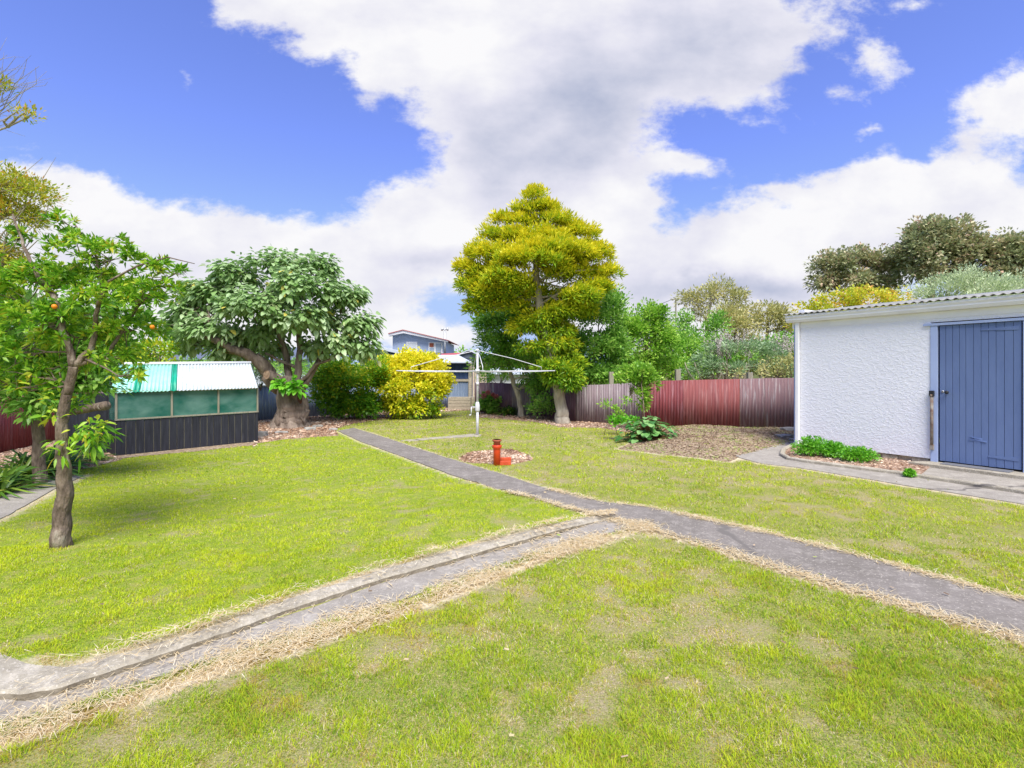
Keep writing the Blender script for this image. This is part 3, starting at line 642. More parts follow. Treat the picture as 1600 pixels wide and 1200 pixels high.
def tree(name, label, cat, trunk_px, rad, blobs, Y, leaf, mat, bark, dens, per, rc, group=None, twigs=5, low=None, extra=None, base_y=None, limb_r=.5, ridge=.16, twigr=.012, arms=(), **kw):
    """trunk_px: (px, py, dY) upward; leaf: (length, width)"""
    tp = [P3(p[0], p[1], Y + (p[2] if len(p) > 2 else 0)) for p in trunk_px]
    if name != 'broadleaf_tree': dens, per, leaf = dens * (2.1 if name != 'orange_tree' else 1.3), int(per * 1.9), (leaf[0] * (1.1 if name != 'orange_tree' else 1), leaf[1] * (1.45 if name != 'orange_tree' else 1))
    if base_y is None: tp[0].z = min(tp[0].z, 0) - .03
    t = empty(name, (tp[0].x, tp[0].y, 0), label, cat, group)
    B = rblob(blobs, Y); subs = subclusters(B, dens); ctr = np.mean([b[0] for b in B], axis=0); ctr[2] -= .3
    mb = MB(); rads = rad
    fine = []; fr = []
    for i in range(len(tp) - 1):
        for j in range(4): q = j / 4; fine.append(tp[i].lerp(tp[i + 1], q) + Vector(rng.normal(size=3)) * rads[i] * .10 * (i + j > 0)); fr.append(rads[i] * (1 - q) + rads[i + 1] * q)
    fine.append(tp[-1]); fr.append(rads[-1]); NR = 28; dense_p = []; dense_r = []
    for i in range(len(fine) - 1):
        for j in range(3): dense_p.append(fine[i].lerp(fine[i + 1], j / 3)); dense_r.append(fr[i] * (1 - j / 3) + fr[i + 1] * j / 3)
    dense_p.append(fine[-1]); dense_r.append(fr[-1]); v0 = len(mb.v); mb.tube(dense_p, dense_r, NR)
    for i, (c_, r_) in enumerate(zip(dense_p, dense_r)):       # fluted, knobbly bark
        for k in range(NR):
            a_ = 2 * math.pi * k / NR; w_ = fbm(np.array([math.cos(a_) * 3.2 + 9 + i * .03]), np.array([math.sin(a_) * 3.2 + i * .05]))[0] - .5
            flare = .25 * max(0, 1 - i / 9) * max(0, math.sin(a_ * 5 + 1)); q = Vector(mb.v[v0 + i * NR + k]); mb.v[v0 + i * NR + k] = tuple(c_ + (q - c_) * (1 + w_ * ridge * 2.4 + flare))
    fine = list(fine[(low if low is not None else len(fine) // 2):]); fr = list(fr[-len(fine):])
    for pts, ra, rb in arms:
        q = [P3(p[0], p[1], Y + (p[2] if len(p) > 2 else 0)) for p in pts]; n = len(q); q2 = []; r2 = []
        for i in range(n - 1):
            for j in range(3): f_ = (i + j / 3) / (n - 1); q2.append(q[i].lerp(q[i + 1], j / 3) + Vector(rng.normal(size=3)) * ra * .12 * (i + j > 0)); r2.append(ra + (rb - ra) * f_)
        q2.append(q[-1]); r2.append(rb); mb.tube(q2, r2, 10); fine += q2[1:]; fr += r2[1:]
    limbs(mb, fine, fr, B, subs, limb_r, twigs, low=0, twigr=twigr)
    if extra: extra(mb, t)
    mb.build('trunk', bark, t, True)
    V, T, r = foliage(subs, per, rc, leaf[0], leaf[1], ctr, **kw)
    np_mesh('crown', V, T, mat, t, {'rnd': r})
    return t, B, subs
def shrub(name, label, cat, blobs, Y, leaf, mat, dens, per, rc, group=None, stem=True, kwl=None, part='foliage', **kw):
    dens, per, leaf = dens * 1.5, int(per * 1.7), (leaf[0], leaf[1] * 1.2)
    B = rblob(blobs, Y); subs = subclusters(B, dens); ctr = np.mean([b[0] for b in B], axis=0); 
    base = Vector((ctr[0], ctr[1], 0)); t = empty(name, base, label, cat, group); ctr[2] = max(0, ctr[2] - .4)
    subs = subs[subs[:, 2] > .02]
    if stem:
        mb = MB()
        for k in range(3):
            b = B[k % len(B)]; a = Vector((b[0][0] + rng.normal() * .08, b[0][1] + rng.normal() * .08, -.02)); e = Vector(b[0])
            if e.z < .15: e.z = .15
            q_ = min(1, max(b[1]) * 1.6); mb.tube(wob(a, e, 3, .08), [.03 * q_, .025 * q_, .02 * q_, .012 * q_], 6)
            d = np.linalg.norm(subs - np.array(b[0]), axis=1); idx = np.where(d < max(b[1]) * 1.1)[0]
            for j in (rng.choice(idx, min(7, len(idx)), replace=False) if len(idx) else []): mb.tube(wob(e.lerp(a, .3), subs[j], 3, .08), [.015 * q_, .012 * q_, .009 * q_, .005 * q_], 5, False)
        mb.build('stem', M['bark'], t, True)
    V, T, r = foliage(subs, per, rc, leaf[0], leaf[1], ctr, **kw); V[:, 2] = np.maximum(V[:, 2], .005)
    np_mesh(part, V, T, mat, t, {'rnd': r}); return t
LM = {}
LM['citrus'] = leafmat('citrus_leaf', [(0, '4c7c20'), (.35, '72ac28'), (.65, 'a0ca38'), (.88, 'cad84a'), (1, 'c4b430')], .35, .05)
LM['olive'] = leafmat('golden_twig_leaf', [(0, '84a030'), (.5, 'b8c040'), (.85, 'd8c048'), (1, 'e8a850')], .35, .03)
LM['poke'] = leafmat('broad_leaf', [(0, '6e9648'), (.45, '9aba76'), (.85, 'c0d6a6'), (.97, 'd0dca0'), (1, 'e0d068')], .28, .07)
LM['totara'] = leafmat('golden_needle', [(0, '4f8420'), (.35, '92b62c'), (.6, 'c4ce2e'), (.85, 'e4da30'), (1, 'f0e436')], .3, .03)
LM['green'] = leafmat('mid_green_leaf', [(0, '588c34'), (.5, '8abe4c'), (1, 'b8da6c')], .35, .05)
LM['green_light'] = leafmat('light_green_leaf', [(0, '5c942c'), (.5, '92c442'), (1, 'c4e064')], .35, .05)
LM['yellow'] = leafmat('yellow_leaf', [(0, '6c9c24'), (.33, 'c2d030'), (.6, 'f0ea34'), (1, 'fcf250')], .3, .04)
LM['yellowgreen'] = leafmat('yellow_green_leaf', [(0, '4c8426'), (.5, '80b834'), (.85, 'bcd63c'), (1, 'e6e040')], .35, .05)
LM['gum'] = leafmat('gum_leaf', [(0, '909860'), (.5, 'bebe78'), (1, 'dacb8c')], .25, .04)
LM['dusky'] = leafmat('dusky_leaf', [(0, '84926c'), (.5, 'aeb484'), (.85, 'ccc09a'), (1, 'd8b8a0')], .2, .04)
LM['silver'] = leafmat('silver_leaf', [(0, '9cb282'), (.5, 'c4d2a4'), (1, 'dee6c0')], .25, .05)
LM['echium'] = leafmat('grey_green_leaf', [(0, '6a8c5a'), (.5, '98b484'), (1, 'bcd0a6')], .25, .05)
LM['spire'] = leafmat('seed_spire', [(0, 'a89e98'), (.5, 'c4bab2'), (1, 'dcd4cc')], .1, 0)
LM['orangey'] = leafmat('yellow_orange_leaf', [(0, '98b440'), (.45, 'd0d444'), (.8, 'ecd84c'), (1, 'e8a860')], .3, .04)
LM['strap'] = leafmat('strap_leaf', [(0, '406424'), (.5, '608c30'), (.9, '98b444'), (1, 'c4bc54')], .25, .08)
LM['bright'] = leafmat('bright_green_leaf', [(0, '4a8e20'), (.5, '70bc2c'), (1, '9cdc48')], .35, .06)
LM['rhubarb'] = leafmat('crinkled_leaf', [(0, '44783a'), (.5, '6ca254'), (1, '9cc47c')], .25, .08)
LM['pink'] = leafmat('flower_petal', [(0, 'b8646a'), (1, 'd08a86')], .2, 0)

# --- orange tree at the left front
YO = G(95, 857)[1]
OARMS = [([(115, 573), (128, 560, .02), (143, 545, .05), (149, 515, .05), (152, 480, 0), (160, 450, 0), (150, 400, 0), (118, 352, 0)], .030, .006), ([(115, 573), (110, 550), (98, 517, -.04), (88, 466, -.08), (61, 437, -.05), (47, 408), (34, 374), (20, 335)], .032, .007),
         ([(115, 573), (165, 556, .1), (190, 520, .15), (215, 480, .15), (250, 440, .1), (290, 420, .1)], .020, .005), ([(100, 520, -.03), (70, 505, .1), (30, 498, .1), (-20, 490, .1)], .016, .006),
         ([(152, 480), (170, 440, -.1), (215, 415, -.1), (262, 402, -.1), (304, 412, -.1)], .012, .003), ([(130, 560, .05), (165, 575, -.15), (190, 590, -.2)], .010, .004)]
t_or, B_or, S_or = tree('orange_tree', 'gnarled citrus tree with orange fruit on the left side of the lawn', 'tree',
    [(94, 858), (97, 810), (102, 765), (98, 700), (96, 660), (101, 630), (108, 603), (115, 573)], [.072, .062, .056, .046, .042, .038, .036, .034],
    [(60, 450, 52, 42), (125, 395, 40, 45), (180, 405, 45, 38), (160, 470, 60, 45), (60, 505, 70, 40), (245, 420, 34, 22), (225, 470, 46, 34), (15, 440, 50, 46), (-50, 480, 70, 60), (205, 515, 48, 38, .2), (125, 530, 64, 40, .2), (25, 550, 60, 40, .1),
     (100, 350, 18, 20), (30, 375, 24, 20, .1), (290, 425, 16, 10), (10, 600, 46, 30, .1), (60, 590, 40, 26, .1), (175, 560, 44, 28, .1), (200, 590, 26, 20), (100, 575, 40, 20, .1), (265, 450, 18, 20), (90, 435, 46, 36, .25), (145, 440, 46, 36, .25), (200, 455, 44, 36, .25)],
    YO, (.068, .023), LM['citrus'], M['bark'], 165, 11, .07, low=24, arms=OARMS, twigs=7, limb_r=.3, twigr=.004, up=.45, droop=.25, spread=.2, rosette=2, st=((.35, 1),))
# shoots low on the orange tree's trunk
subs = subclusters(rblob([(135, 678, 40, 26, -.05), (160, 690, 24, 16), (100, 640, 30, 26, .05), (120, 705, 30, 20), (75, 610, 26, 20)], YO), 90)
V, T, r = foliage(subs, 16, .07, .085, .03, np.array(P3(105, 660, YO)), up=.15, droop=.35, st=((.35, .95), (.7, .75)))
o = np_mesh('trunk_shoots', V, T, LM['citrus'], t_or, {'rnd': r}); o['label'] = 'leafy shoots sprouting from the lower trunk'
def fruit(px, py, Y, rr=.035):
    mb = MB(); c = P3(px, py, Y); mb.lathe(c - Vector((0, 0, rr)), [(.002, 0), (rr * .55, rr * .16), (rr * .85, rr * .5), (rr, rr), (rr * .86, rr * 1.5), (rr * .5, rr * 1.86), (.003, rr * 1.96)], 16)
    mb.build('orange', M['orange_skin'], t_or, True)
for f in ((85, 479, YO - .45), (238, 511, YO - .05)): fruit(*f, rr=.019)

# --- second tree behind at the left, and the tall one with golden tips and bare twigs
def stub(mb, t): mb.tube([P3(100, 645, 6.6), P3(130, 640, 6.5), P3(150, 636, 6.4), P3(166, 634, 6.3)], [.05, .055, .05, .06], 9)
tree('citrus_tree', 'dense dark green tree with a sawn-off stub behind the orange tree', 'tree', [(62, 745), (60, 690), (59, 630), (58, 585), (70, 540)], [.07, .065, .06, .055, .04],
     [(20, 560, 60, 40), (95, 560, 55, 35), (150, 540, 50, 35), (40, 500, 80, 40), (180, 500, 50, 30), (120, 605, 40, 30), (20, 610, 60, 28), (-60, 560, 70, 70), (150, 590, 30, 30), (50, 635, 34, 26, -.1), (80, 620, 30, 26, -.2)],
     6.6, (.10, .036), LM['green'], M['bark'], 22, 26, .17, extra=stub, up=.3, st=((.4, 1),))
def bare(mb, t):
    for i in range(26):
        a = P3(-120 + rng.uniform(-30, 30), 250, 5.4); b = P3(rng.uniform(-40, 62), rng.uniform(75, 200), 5.4 + rng.normal() * .2); mb.tube(wob(a, b, 5, .06), [.012, .009, .006, .004, .003, .0015], 5, False)
        for k in range(2):
            c = b + Vector(rng.normal(size=3)) * .14; mb.tube(wob(b.lerp(a, .25), c, 3, .1), [.003, .0025, .0018, .001], 4, False)
    for i in range(12):
        a = P3(rng.uniform(-60, 0), 420, 5.4); b = P3(rng.uniform(-10, 92), rng.uniform(235, 400), 5.4 + rng.normal() * .2); mb.tube(wob(a, b, 5, .06), [.015, .011, .008, .006, .004, .0015], 5, False)
tree('golden_tree', 'thin tree with golden tips and bare twigs at the left edge behind the orange tree', 'tree', [(-130, 810), (-110, 650), (-100, 500), (-110, 380), (-120, 250)], [.09, .08, .07, .05, .03],
     [(20, 290, 38, 28), (50, 310, 34, 26), (5, 330, 36, 24), (30, 345, 34, 18), (-70, 300, 70, 60), (-60, 400, 80, 50), (10, 400, 26, 14), (8, 140, 14, 8), (40, 178, 12, 8)], 5.4, (.05, .012), LM['olive'], M['bark_pale'], 60, 34, .11, extra=bare, up=.5, spread=.25)

# --- the thick old broad-leaved tree
YB = 13.3
PARMS = []
def L2(pts, r0, r1): PARMS.append((pts, r0, r1))
if True:
    L2([(440, 605, 0), (425, 588, 0), (405, 565, -.2), (385, 552, -.4), (350, 540, -.6), (310, 520, -.8)], .24, .07)
    L2([(462, 610, 0), (466, 580, 0), (468, 545, .1), (466, 500, .2), (455, 455, .2)], .11, .04)
    L2([(466, 575, 0), (440, 565, -.1), (415, 552, -.2)], .05, .03)
    L2([(465, 600, 0), (482, 585, .1), (492, 570, .1), (520, 560, .1), (545, 545, .1)], .05, .03)
    L2([(455, 605, 0), (448, 560, .2), (430, 500, .2), (410, 450, .3)], .11, .04)
    L2([(470, 612, .1), (500, 560, .3), (530, 510, .3)], .09, .04)
    L2([(445, 600, -.1), (430, 590, -.25), (419, 586, -.35)], .14, .13)     # sawn limb
tb, Bb, Sb = tree('broadleaf_tree', 'thick-trunked old tree with big drooping grey-green leaves beside the greenhouse', 'tree', [(454, 672), (455, 660), (455, 645), (455, 625), (454, 606), (450, 595)], [.50, .42, .38, .36, .32, .24],
     [(335, 465, 42, 30), (300, 495, 30, 26), (370, 435, 36, 26), (430, 416, 38, 22), (498, 418, 30, 18), (470, 450, 42, 26, -.6), (395, 480, 46, 28, -.7), (535, 470, 34, 30), (562, 510, 22, 26), (500, 505, 36, 24, .3), (330, 520, 44, 20, -.5), (540, 540, 32, 18), (296, 540, 22, 12), (430, 510, 34, 18, .6), (574, 545, 14, 14), (440, 470, 36, 20, .6), (380, 530, 34, 16, -.3), (470, 500, 40, 22, -.5), (430, 545, 24, 12, .5), (500, 545, 34, 16, .4), (270, 520, 22, 20), (350, 552, 30, 10, -.3), (310, 460, 30, 20)],
     YB, (.155, .12), LM['poke'], M['bark_old'], 36, 26, .27, arms=PARMS, low=18, limb_r=.3, rosette=1, up=.15, hang=.55, droop=.45, st=BROAD, twigs=7, spread=.17, fold=.12)
for bb in ((436, 604, 13, 12, -.45), (463, 606, 9, 15, -.4)):
    subs = subclusters(rblob([bb], YB), 70)
    V, T, r = foliage(subs, 8, .12, .17, .13, np.array(P3(450, 610, YB)), up=.1, droop=.4, st=BROAD)
    np_mesh('trunk_shoot', V, T, LM['bright'], tb, {'rnd': r})
mb = MB(); c = P3(419, 586, YB - .36); mb.tube([c, c + Vector((-.02, -.05, .005))], [.115, .11], 14); mb.build('cut_face', M['cut_wood'], tb)
mb = MB(); c = P3(470, 622, YB - .33); mb.tube([c + Vector((.0, 0, -.14)), c + Vector((0, -.05, -.05)), c + Vector((0, -.05, .08)), c + Vector((.0, 0, .16))], [.02, .06, .07, .02], 10); mb.build('hollow', basic('hollow', '3a2a20', '5a3a2a', 8), tb, True)

# --- the tall golden tree (clipped layers of needles)
YT = G(877, 661)[1]
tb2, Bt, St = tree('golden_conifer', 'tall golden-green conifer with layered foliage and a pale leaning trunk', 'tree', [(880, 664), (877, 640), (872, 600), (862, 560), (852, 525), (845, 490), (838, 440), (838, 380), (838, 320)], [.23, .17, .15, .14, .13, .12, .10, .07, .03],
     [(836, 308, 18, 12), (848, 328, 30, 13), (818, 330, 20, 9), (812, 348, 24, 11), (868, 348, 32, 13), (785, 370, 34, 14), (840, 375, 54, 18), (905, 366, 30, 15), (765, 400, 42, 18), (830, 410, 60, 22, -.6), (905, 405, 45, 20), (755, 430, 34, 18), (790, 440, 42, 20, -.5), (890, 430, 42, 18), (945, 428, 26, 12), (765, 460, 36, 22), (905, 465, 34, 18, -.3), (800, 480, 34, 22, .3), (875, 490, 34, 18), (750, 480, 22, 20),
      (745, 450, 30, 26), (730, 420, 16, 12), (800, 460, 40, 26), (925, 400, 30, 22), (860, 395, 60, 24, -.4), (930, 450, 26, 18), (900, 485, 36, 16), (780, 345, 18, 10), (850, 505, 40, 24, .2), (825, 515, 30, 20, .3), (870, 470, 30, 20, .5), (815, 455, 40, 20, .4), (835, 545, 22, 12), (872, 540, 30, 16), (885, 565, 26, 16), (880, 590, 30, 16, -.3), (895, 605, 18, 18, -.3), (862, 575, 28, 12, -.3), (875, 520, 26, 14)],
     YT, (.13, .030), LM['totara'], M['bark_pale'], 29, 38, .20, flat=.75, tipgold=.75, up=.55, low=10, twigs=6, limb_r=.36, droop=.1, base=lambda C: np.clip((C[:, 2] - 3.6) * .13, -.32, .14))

# --- trees and bushes round it
def T2(label, blobs, Y, leaf, mat, tr=None, dens=14, per=26, rc=.22, r=.08, name='garden_tree', group=None, bark='bark', **kw):
    x = blobs[0][0]; tr = tr or [(x, HY + F * EYE / Y), (x, blobs[0][1] + 40), (x, blobs[0][1])]
    rr = [r * (1 - .6 * i / (len(tr) - 1)) for i in range(len(tr))]
    return tree(name, label, 'tree', tr, rr, blobs, Y, leaf, LM[mat], M[bark], dens, per, rc, group=group, **kw)
T2('slim pale-trunked green tree in front of the purple fence, left of the tall conifer', [(775, 540, 30, 30), (790, 510, 40, 30), (815, 500, 30, 30), (770, 570, 28, 22), (805, 560, 35, 28), (835, 600, 22, 24), (850, 575, 22, 30), (765, 505, 24, 24)], 16.2, (.12, .045), 'green',
   [(815, 648), (811, 625), (803, 600), (795, 570), (790, 540)], dens=13, per=34, rc=.28, r=.10, bark='bark_pale')
T2('tall dense green tree right behind the tall golden conifer', [(935, 500, 42, 32), (950, 480, 30, 26), (925, 545, 38, 32), (915, 590, 32, 26), (960, 550, 30, 34), (900, 620, 20, 18), (945, 590, 26, 22), (890, 540, 24, 30)], 15.6, (.12, .045), 'green', [(912, 660), (915, 620), (925, 570), (935, 520)], dens=13, per=36, rc=.28)
T2('leafy green tree behind the fence between the conifer and the gum trees', [(1010, 510, 34, 28), (1025, 490, 22, 16), (985, 530, 28, 34), (1030, 540, 26, 30), (1000, 570, 34, 22), (970, 560, 20, 26)], 17, (.13, .05), 'green_light', dens=11, per=34, rc=.3)
T2('rounded bushy green tree behind the fence post', [(1060, 570, 34, 20), (1050, 545, 26, 22), (1080, 550, 26, 20), (1100, 575, 26, 16)], 19, (.12, .045), 'green_light', dens=9, per=34, rc=.3)
T2('small dark green round tree in front of the gum trees', [(1120, 505, 14, 14), (1118, 515, 18, 12), (1075, 500, 12, 12), (1068, 515, 16, 14)], 30, (.2, .08), 'green', dens=4, per=30, rc=.5)
shrub('fence_shrub', 'dense green shrub filling the gap behind the purple fence', 'shrub', [(905, 590, 34, 26), (940, 580, 34, 30), (975, 590, 30, 26), (1000, 600, 24, 20), (960, 555, 34, 30)], 16.4, (.12, .06), LM['green'], 12, 30, .26)
shrub('fence_shrub', 'green shrub behind the maroon fence under the slim pale tree', 'shrub', [(780, 585, 28, 12), (830, 575, 30, 20), (850, 600, 24, 20), (800, 560, 34, 20), (860, 560, 22, 30)], 18.2, (.12, .06), LM['green_light'], 12, 30, .26)
shrub('fence_shrub', 'rounded light shrub behind the red fence left of the grey-green bush', 'shrub', [(1050, 585, 30, 18), (1035, 565, 24, 22), (1075, 580, 20, 20), (1085, 600, 30, 14)], 17.5, (.12, .06), LM['green_light'], 12, 30, .26)
GUM = 'gum trees beyond the back fence'
T2('tall thin-crowned gum tree showing sky through its crown', [(1080, 470, 22, 10), (1110, 465, 30, 12), (1125, 450, 18, 10), (1150, 465, 20, 14), (1085, 490, 16, 10), (1155, 490, 14, 12)], 42, (.3, .07), 'gum', [(1108, 610), (1106, 540), (1104, 500), (1112, 470)], dens=2.2, per=40, rc=.7, r=.22, group=GUM, name='gum_tree', bark='bark_pale')
T2('low wide olive gum tree left of the shed', [(1195, 490, 30, 10), (1215, 500, 26, 14), (1180, 510, 20, 14), (1230, 515, 16, 20)], 40, (.3, .07), 'gum', [(1200, 608), (1198, 540), (1200, 500)], dens=2.4, per=40, rc=.7, r=.2, group=GUM, name='gum_tree')
T2('brownish gum tree between the tall gum and the low wide one', [(1150, 515, 26, 20), (1135, 495, 20, 18), (1165, 535, 24, 16)], 38, (.28, .07), 'gum', dens=2.6, per=40, rc=.7, r=.2, group=GUM, name='gum_tree')
T2('bushy green tree filling the gap below the gum trees', [(1050, 535, 22, 24), (1080, 535, 26, 14), (1115, 540, 24, 14), (1150, 560, 60, 16), (1210, 545, 40, 16)], 27, (.2, .07), 'green', dens=3.5, per=36, rc=.45)
DUS = 'dusky trees behind the shed'
T2('wide dusky tree behind the left end of the shed roof', [(1300, 420, 34, 18), (1340, 410, 36, 20), (1380, 420, 26, 22), (1290, 445, 26, 14), (1330, 440, 40, 14), (1370, 448, 30, 12)], 32, (.24, .10), 'dusky', [(1335, 616), (1335, 520), (1338, 440)], dens=3.6, per=38, rc=.5, r=.3, group=DUS, name='broad_tree')
T2('tallest dusky tree with a domed crown behind the shed', [(1470, 365, 50, 20), (1430, 400, 34, 26), (1490, 395, 44, 26), (1450, 425, 46, 20), (1500, 430, 30, 16), (1465, 390, 40, 24)], 30, (.24, .10), 'dusky', [(1455, 618), (1455, 500), (1455, 410)], dens=3.6, per=38, rc=.5, r=.3, group=DUS, name='broad_tree')
T2('dusky tree at the right edge behind the shed', [(1550, 385, 36, 16), (1580, 405, 40, 24), (1530, 405, 26, 20), (1620, 410, 40, 40), (1570, 440, 60, 22)], 29, (.24, .10), 'dusky', dens=3.6, per=38, rc=.5, r=.3, group=DUS, name='broad_tree')
shrub('golden_shrub', 'yellow and orange tinted shrub above the shed gutter', 'shrub', [(1350, 466, 44, 14), (1310, 474, 30, 14), (1395, 470, 30, 12), (1270, 482, 22, 12), (1380, 500, 90, 30), (1280, 520, 40, 50), (1330, 560, 80, 60)], 20, (.14, .07), LM['orangey'], 9, 34, .3)
shrub('silver_shrub', 'silvery pale green shrub rising above the shed roof at right', 'shrub', [(1500, 440, 34, 18), (1470, 452, 30, 16), (1550, 445, 40, 20), (1590, 450, 34, 18), (1440, 462, 26, 12), (1530, 480, 90, 34), (1630, 470, 60, 40), (1530, 550, 90, 60)], 18, (.14, .035), LM['silver'], 9, 46, .3, up=.9)
# echium with grey spires
te = shrub('echium_bush', 'grey-green bush with tall pale seed spires behind the red fence', 'shrub', [(1100, 570, 26, 16), (1135, 550, 34, 12), (1120, 575, 34, 10), (1175, 545, 30, 12), (1200, 560, 30, 12), (1085, 585, 24, 10), (1160, 578, 40, 12), (1225, 580, 26, 14)], 15.5, (.16, .035), LM['echium'], 15, 30, .2, rosette=1, up=.4)
def spires():
    C = []; A = []; 
    for i in range(64):
        px = rng.choice([rng.uniform(1095, 1130), rng.uniform(1125, 1178), rng.uniform(1205, 1262)]); py = rng.uniform(548, 562); top = py - rng.uniform(18, 34)
        a = P3(px, py, 15.8 + rng.normal() * .4); b = P3(px + rng.normal() * 5, top, a.y); n = 60
        t = rng.uniform(0, 1, n)[:, None]; C.append(np.array(a) * (1 - t) + np.array(b) * t); q = rng.normal(size=(n, 3)) * [1, 1, .4]; q[:, 2] += .5; A.append(unit(q))
    C = np.concatenate(C); A = np.concatenate(A); n = len(C)
    V, T, r = leaves(C, A, rdir(n), np.full(n, .06), np.full(n, .03), rng.random(n)); np_mesh('seed_spires', V, T, LM['spire'], te, {'rnd': r})
    mb = MB()
    for i in range(16):
        a = P3(1140 + rng.normal() * 25, 600, 15.4); b = P3(a.x / 15.4 * F + 800 + rng.uniform(-38, 38), 566, 15.3); mb.tube(wob(a, b, 4, .08), [.04, .035, .03, .02, .01], 6)
    mb.build('branches', M['bark_pale'], te, True)
spires()
shrub('flowering_shrub', 'low brownish flowering shrub on top of the red fence line beside the shed', 'shrub', [(1215, 575, 26, 12), (1190, 585, 40, 8), (1240, 570, 20, 20)], 13.8, (.10, .04), LM['gum'], 14, 20, .16)
# bushes along the left
shrub('green_hedge_bush', 'rounded dark and yellow-green bush left of the yellow bush', 'bush', [(545, 600, 42, 28), (530, 580, 30, 18), (560, 630, 34, 20), (520, 625, 26, 26), (575, 600, 26, 26), (540, 640, 34, 16), (510, 600, 22, 30), (575, 640, 24, 14), (590, 580, 20, 20)], 15.4, (.11, .06), LM['yellowgreen'], 34, 32, .2, base=lambda C: np.clip((C[:, 2] - .9) * .3, -.15, .2))
shrub('yellow_bush', 'bright yellow rounded bush against the back fence', 'bush', [(645, 580, 46, 24), (615, 585, 34, 28), (675, 595, 26, 28), (640, 610, 46, 24, -.2), (680, 615, 20, 20), (630, 632, 34, 14, -.2), (600, 600, 28, 26), (655, 640, 36, 12, -.2), (685, 600, 18, 34), (612, 635, 20, 14), (640, 565, 44, 14)], 15.9, (.11, .06), LM['yellow'], 34, 34, .2, base=lambda C: np.clip((C[:, 2] - .75) * .38, -.35, .28))
shrub('hedge', 'light green shrub peeping over the greenhouse ridge', 'shrub', [(235, 550, 34, 16), (250, 545, 30, 16), (215, 560, 30, 18), (255, 575, 34, 20)], 12.5, (.10, .045), LM['yellowgreen'], 16, 24, .18, base=lambda C: C[:, 0] * 0 + .25)
shrub('grey_shrub', 'grey-green shrub between the greenhouse and the thick tree', 'shrub', [(355, 560, 26, 14), (385, 575, 22, 26), (410, 590, 20, 14)], 15.0, (.10, .03), LM['echium'], 16, 26, .18)
for i, (lb, bl, y, mt) in enumerate((('tall green hedge behind the left fence', [(-60, 540, 80, 70), (40, 535, 70, 60), (130, 545, 60, 50), (-150, 540, 80, 90), (190, 560, 40, 30), (90, 500, 50, 30)], 13, 'green_light'),
    ('green hedge plants behind the greenhouse left end', [(190, 560, 34, 26), (160, 540, 30, 30)], 14, 'green_light'),
    ('low dark hedge along the grey fence behind the thick tree', [(420, 580, 60, 14), (500, 580, 60, 18), (330, 575, 60, 14)], 22, 'green'))):
    shrub('hedge', lb, 'hedge', bl, y, (.12, .05), LM[mt], 9, 30, .28)
# palm fronds left behind
def strap_plant(name, label, px, py, Y, n, l, w, mat, tilt=.9, cat='plant', group=None, flowers=0, z0=0):
    x = (px - 800) / F * Y; c = np.array([x, Y, z0]); t = empty(name, (x, Y, 0), label, cat, group)
    a = rng.uniform(0, 6.283, n); el = rng.uniform(.35, 1.35, n); A = np.stack([np.cos(a) * np.cos(el), np.sin(a) * np.cos(el), np.sin(el)], 1)
    C = c + rng.normal(size=(n, 3)) * [l * .10, l * .10, .01]; C[:, 2] = np.abs(C[:, 2])
    Nn = np.zeros((n, 3)); Nn[:, 2] = 1; Nn[:, 0] = .3
    V, T, r = leaves(C, A, Nn, l * rng.uniform(.6, 1.1, n), np.full(n, w) * rng.uniform(.7, 1.2, n), rng.random(n), droop=tilt * .6, fold=.3, st=((.2, .8), (.5, 1), (.8, .7)))
    V[:, 2] = np.maximum(V[:, 2], .01 + z0); np_mesh('leaves', V, T, LM[mat], t, {'rnd': r})
    if flowers:
        subs = C[:flowers] + A[:flowers] * l * .8; V, T, r = foliage(subs, 40, .07, .04, .035, c); np_mesh('flower', V, T, LM['pink'], t, {'rnd': r})
    return t
AG = 'clumps of strap-leaved plants in the left bed'
for lb, a in (('big strap-leaved clump against the left red fence', (45, 0, 6.9, 190, .85, .045)), ('strap-leaved clump at the left edge beside the side path', (-15, 0, 6.0, 150, .75, .045)), ('dark strap-leaved clump behind the orange tree trunk', (85, 0, 7.6, 150, .75, .04)), ('small strap-leaved clump beside the greenhouse corner', (150, 0, 8.3, 70, .4, .025))):
    strap_plant('strap_leaf_plant', lb, a[0], a[1], a[2], a[3], a[4], a[5], 'strap', group=AG)
strap_plant('lily_clump', 'arching green lily clump at the foot of the purple fence', 793, 0, 17.0, 150, .75, .05, 'strap')
th = shrub('hydrangea', 'dark green hydrangea with pink flower heads beside the clothesline pole', 'shrub', [(765, 630, 17, 14), (757, 638, 12, 10), (772, 640, 12, 10)], 17.4, (.14, .10), LM['green'], 26, 14, .16, st=BROAD)
for fx, fy in ((763, 614), (770, 617), (756, 619), (775, 620)):
    s = np.array([P3(fx, fy, 17.1)]); V, T, r = foliage(s, 110, .06, .06, .055, s[0] - [0, 0, 1]); np_mesh('flower_head', V, T, LM['pink'], th, {'rnd': r})
shrub('low_shrub', 'green shrubby growth at the foot of the tall conifer', 'shrub', [(850, 630, 20, 20), (840, 640, 16, 12), (860, 640, 16, 12)], 15.4, (.10, .04), LM['green'], 24, 22, .16)
shrub('sapling', 'light green sapling leaning over the fence behind the rhubarb', 'shrub', [(1000, 582, 26, 18), (985, 595, 18, 14), (1014, 600, 16, 18), (1000, 615, 14, 16), (1008, 632, 10, 12)], 12.5, (.11, .05), LM['green_light'], 48, 20, .13)
shrub('sapling', 'small drooping sapling left of the rhubarb leaves', 'shrub', [(965, 645, 13, 12), (950, 635, 10, 10), (978, 625, 8, 10), (975, 655, 12, 8)], 11.6, (.085, .035), LM['green_light'], 34, 14, .11)
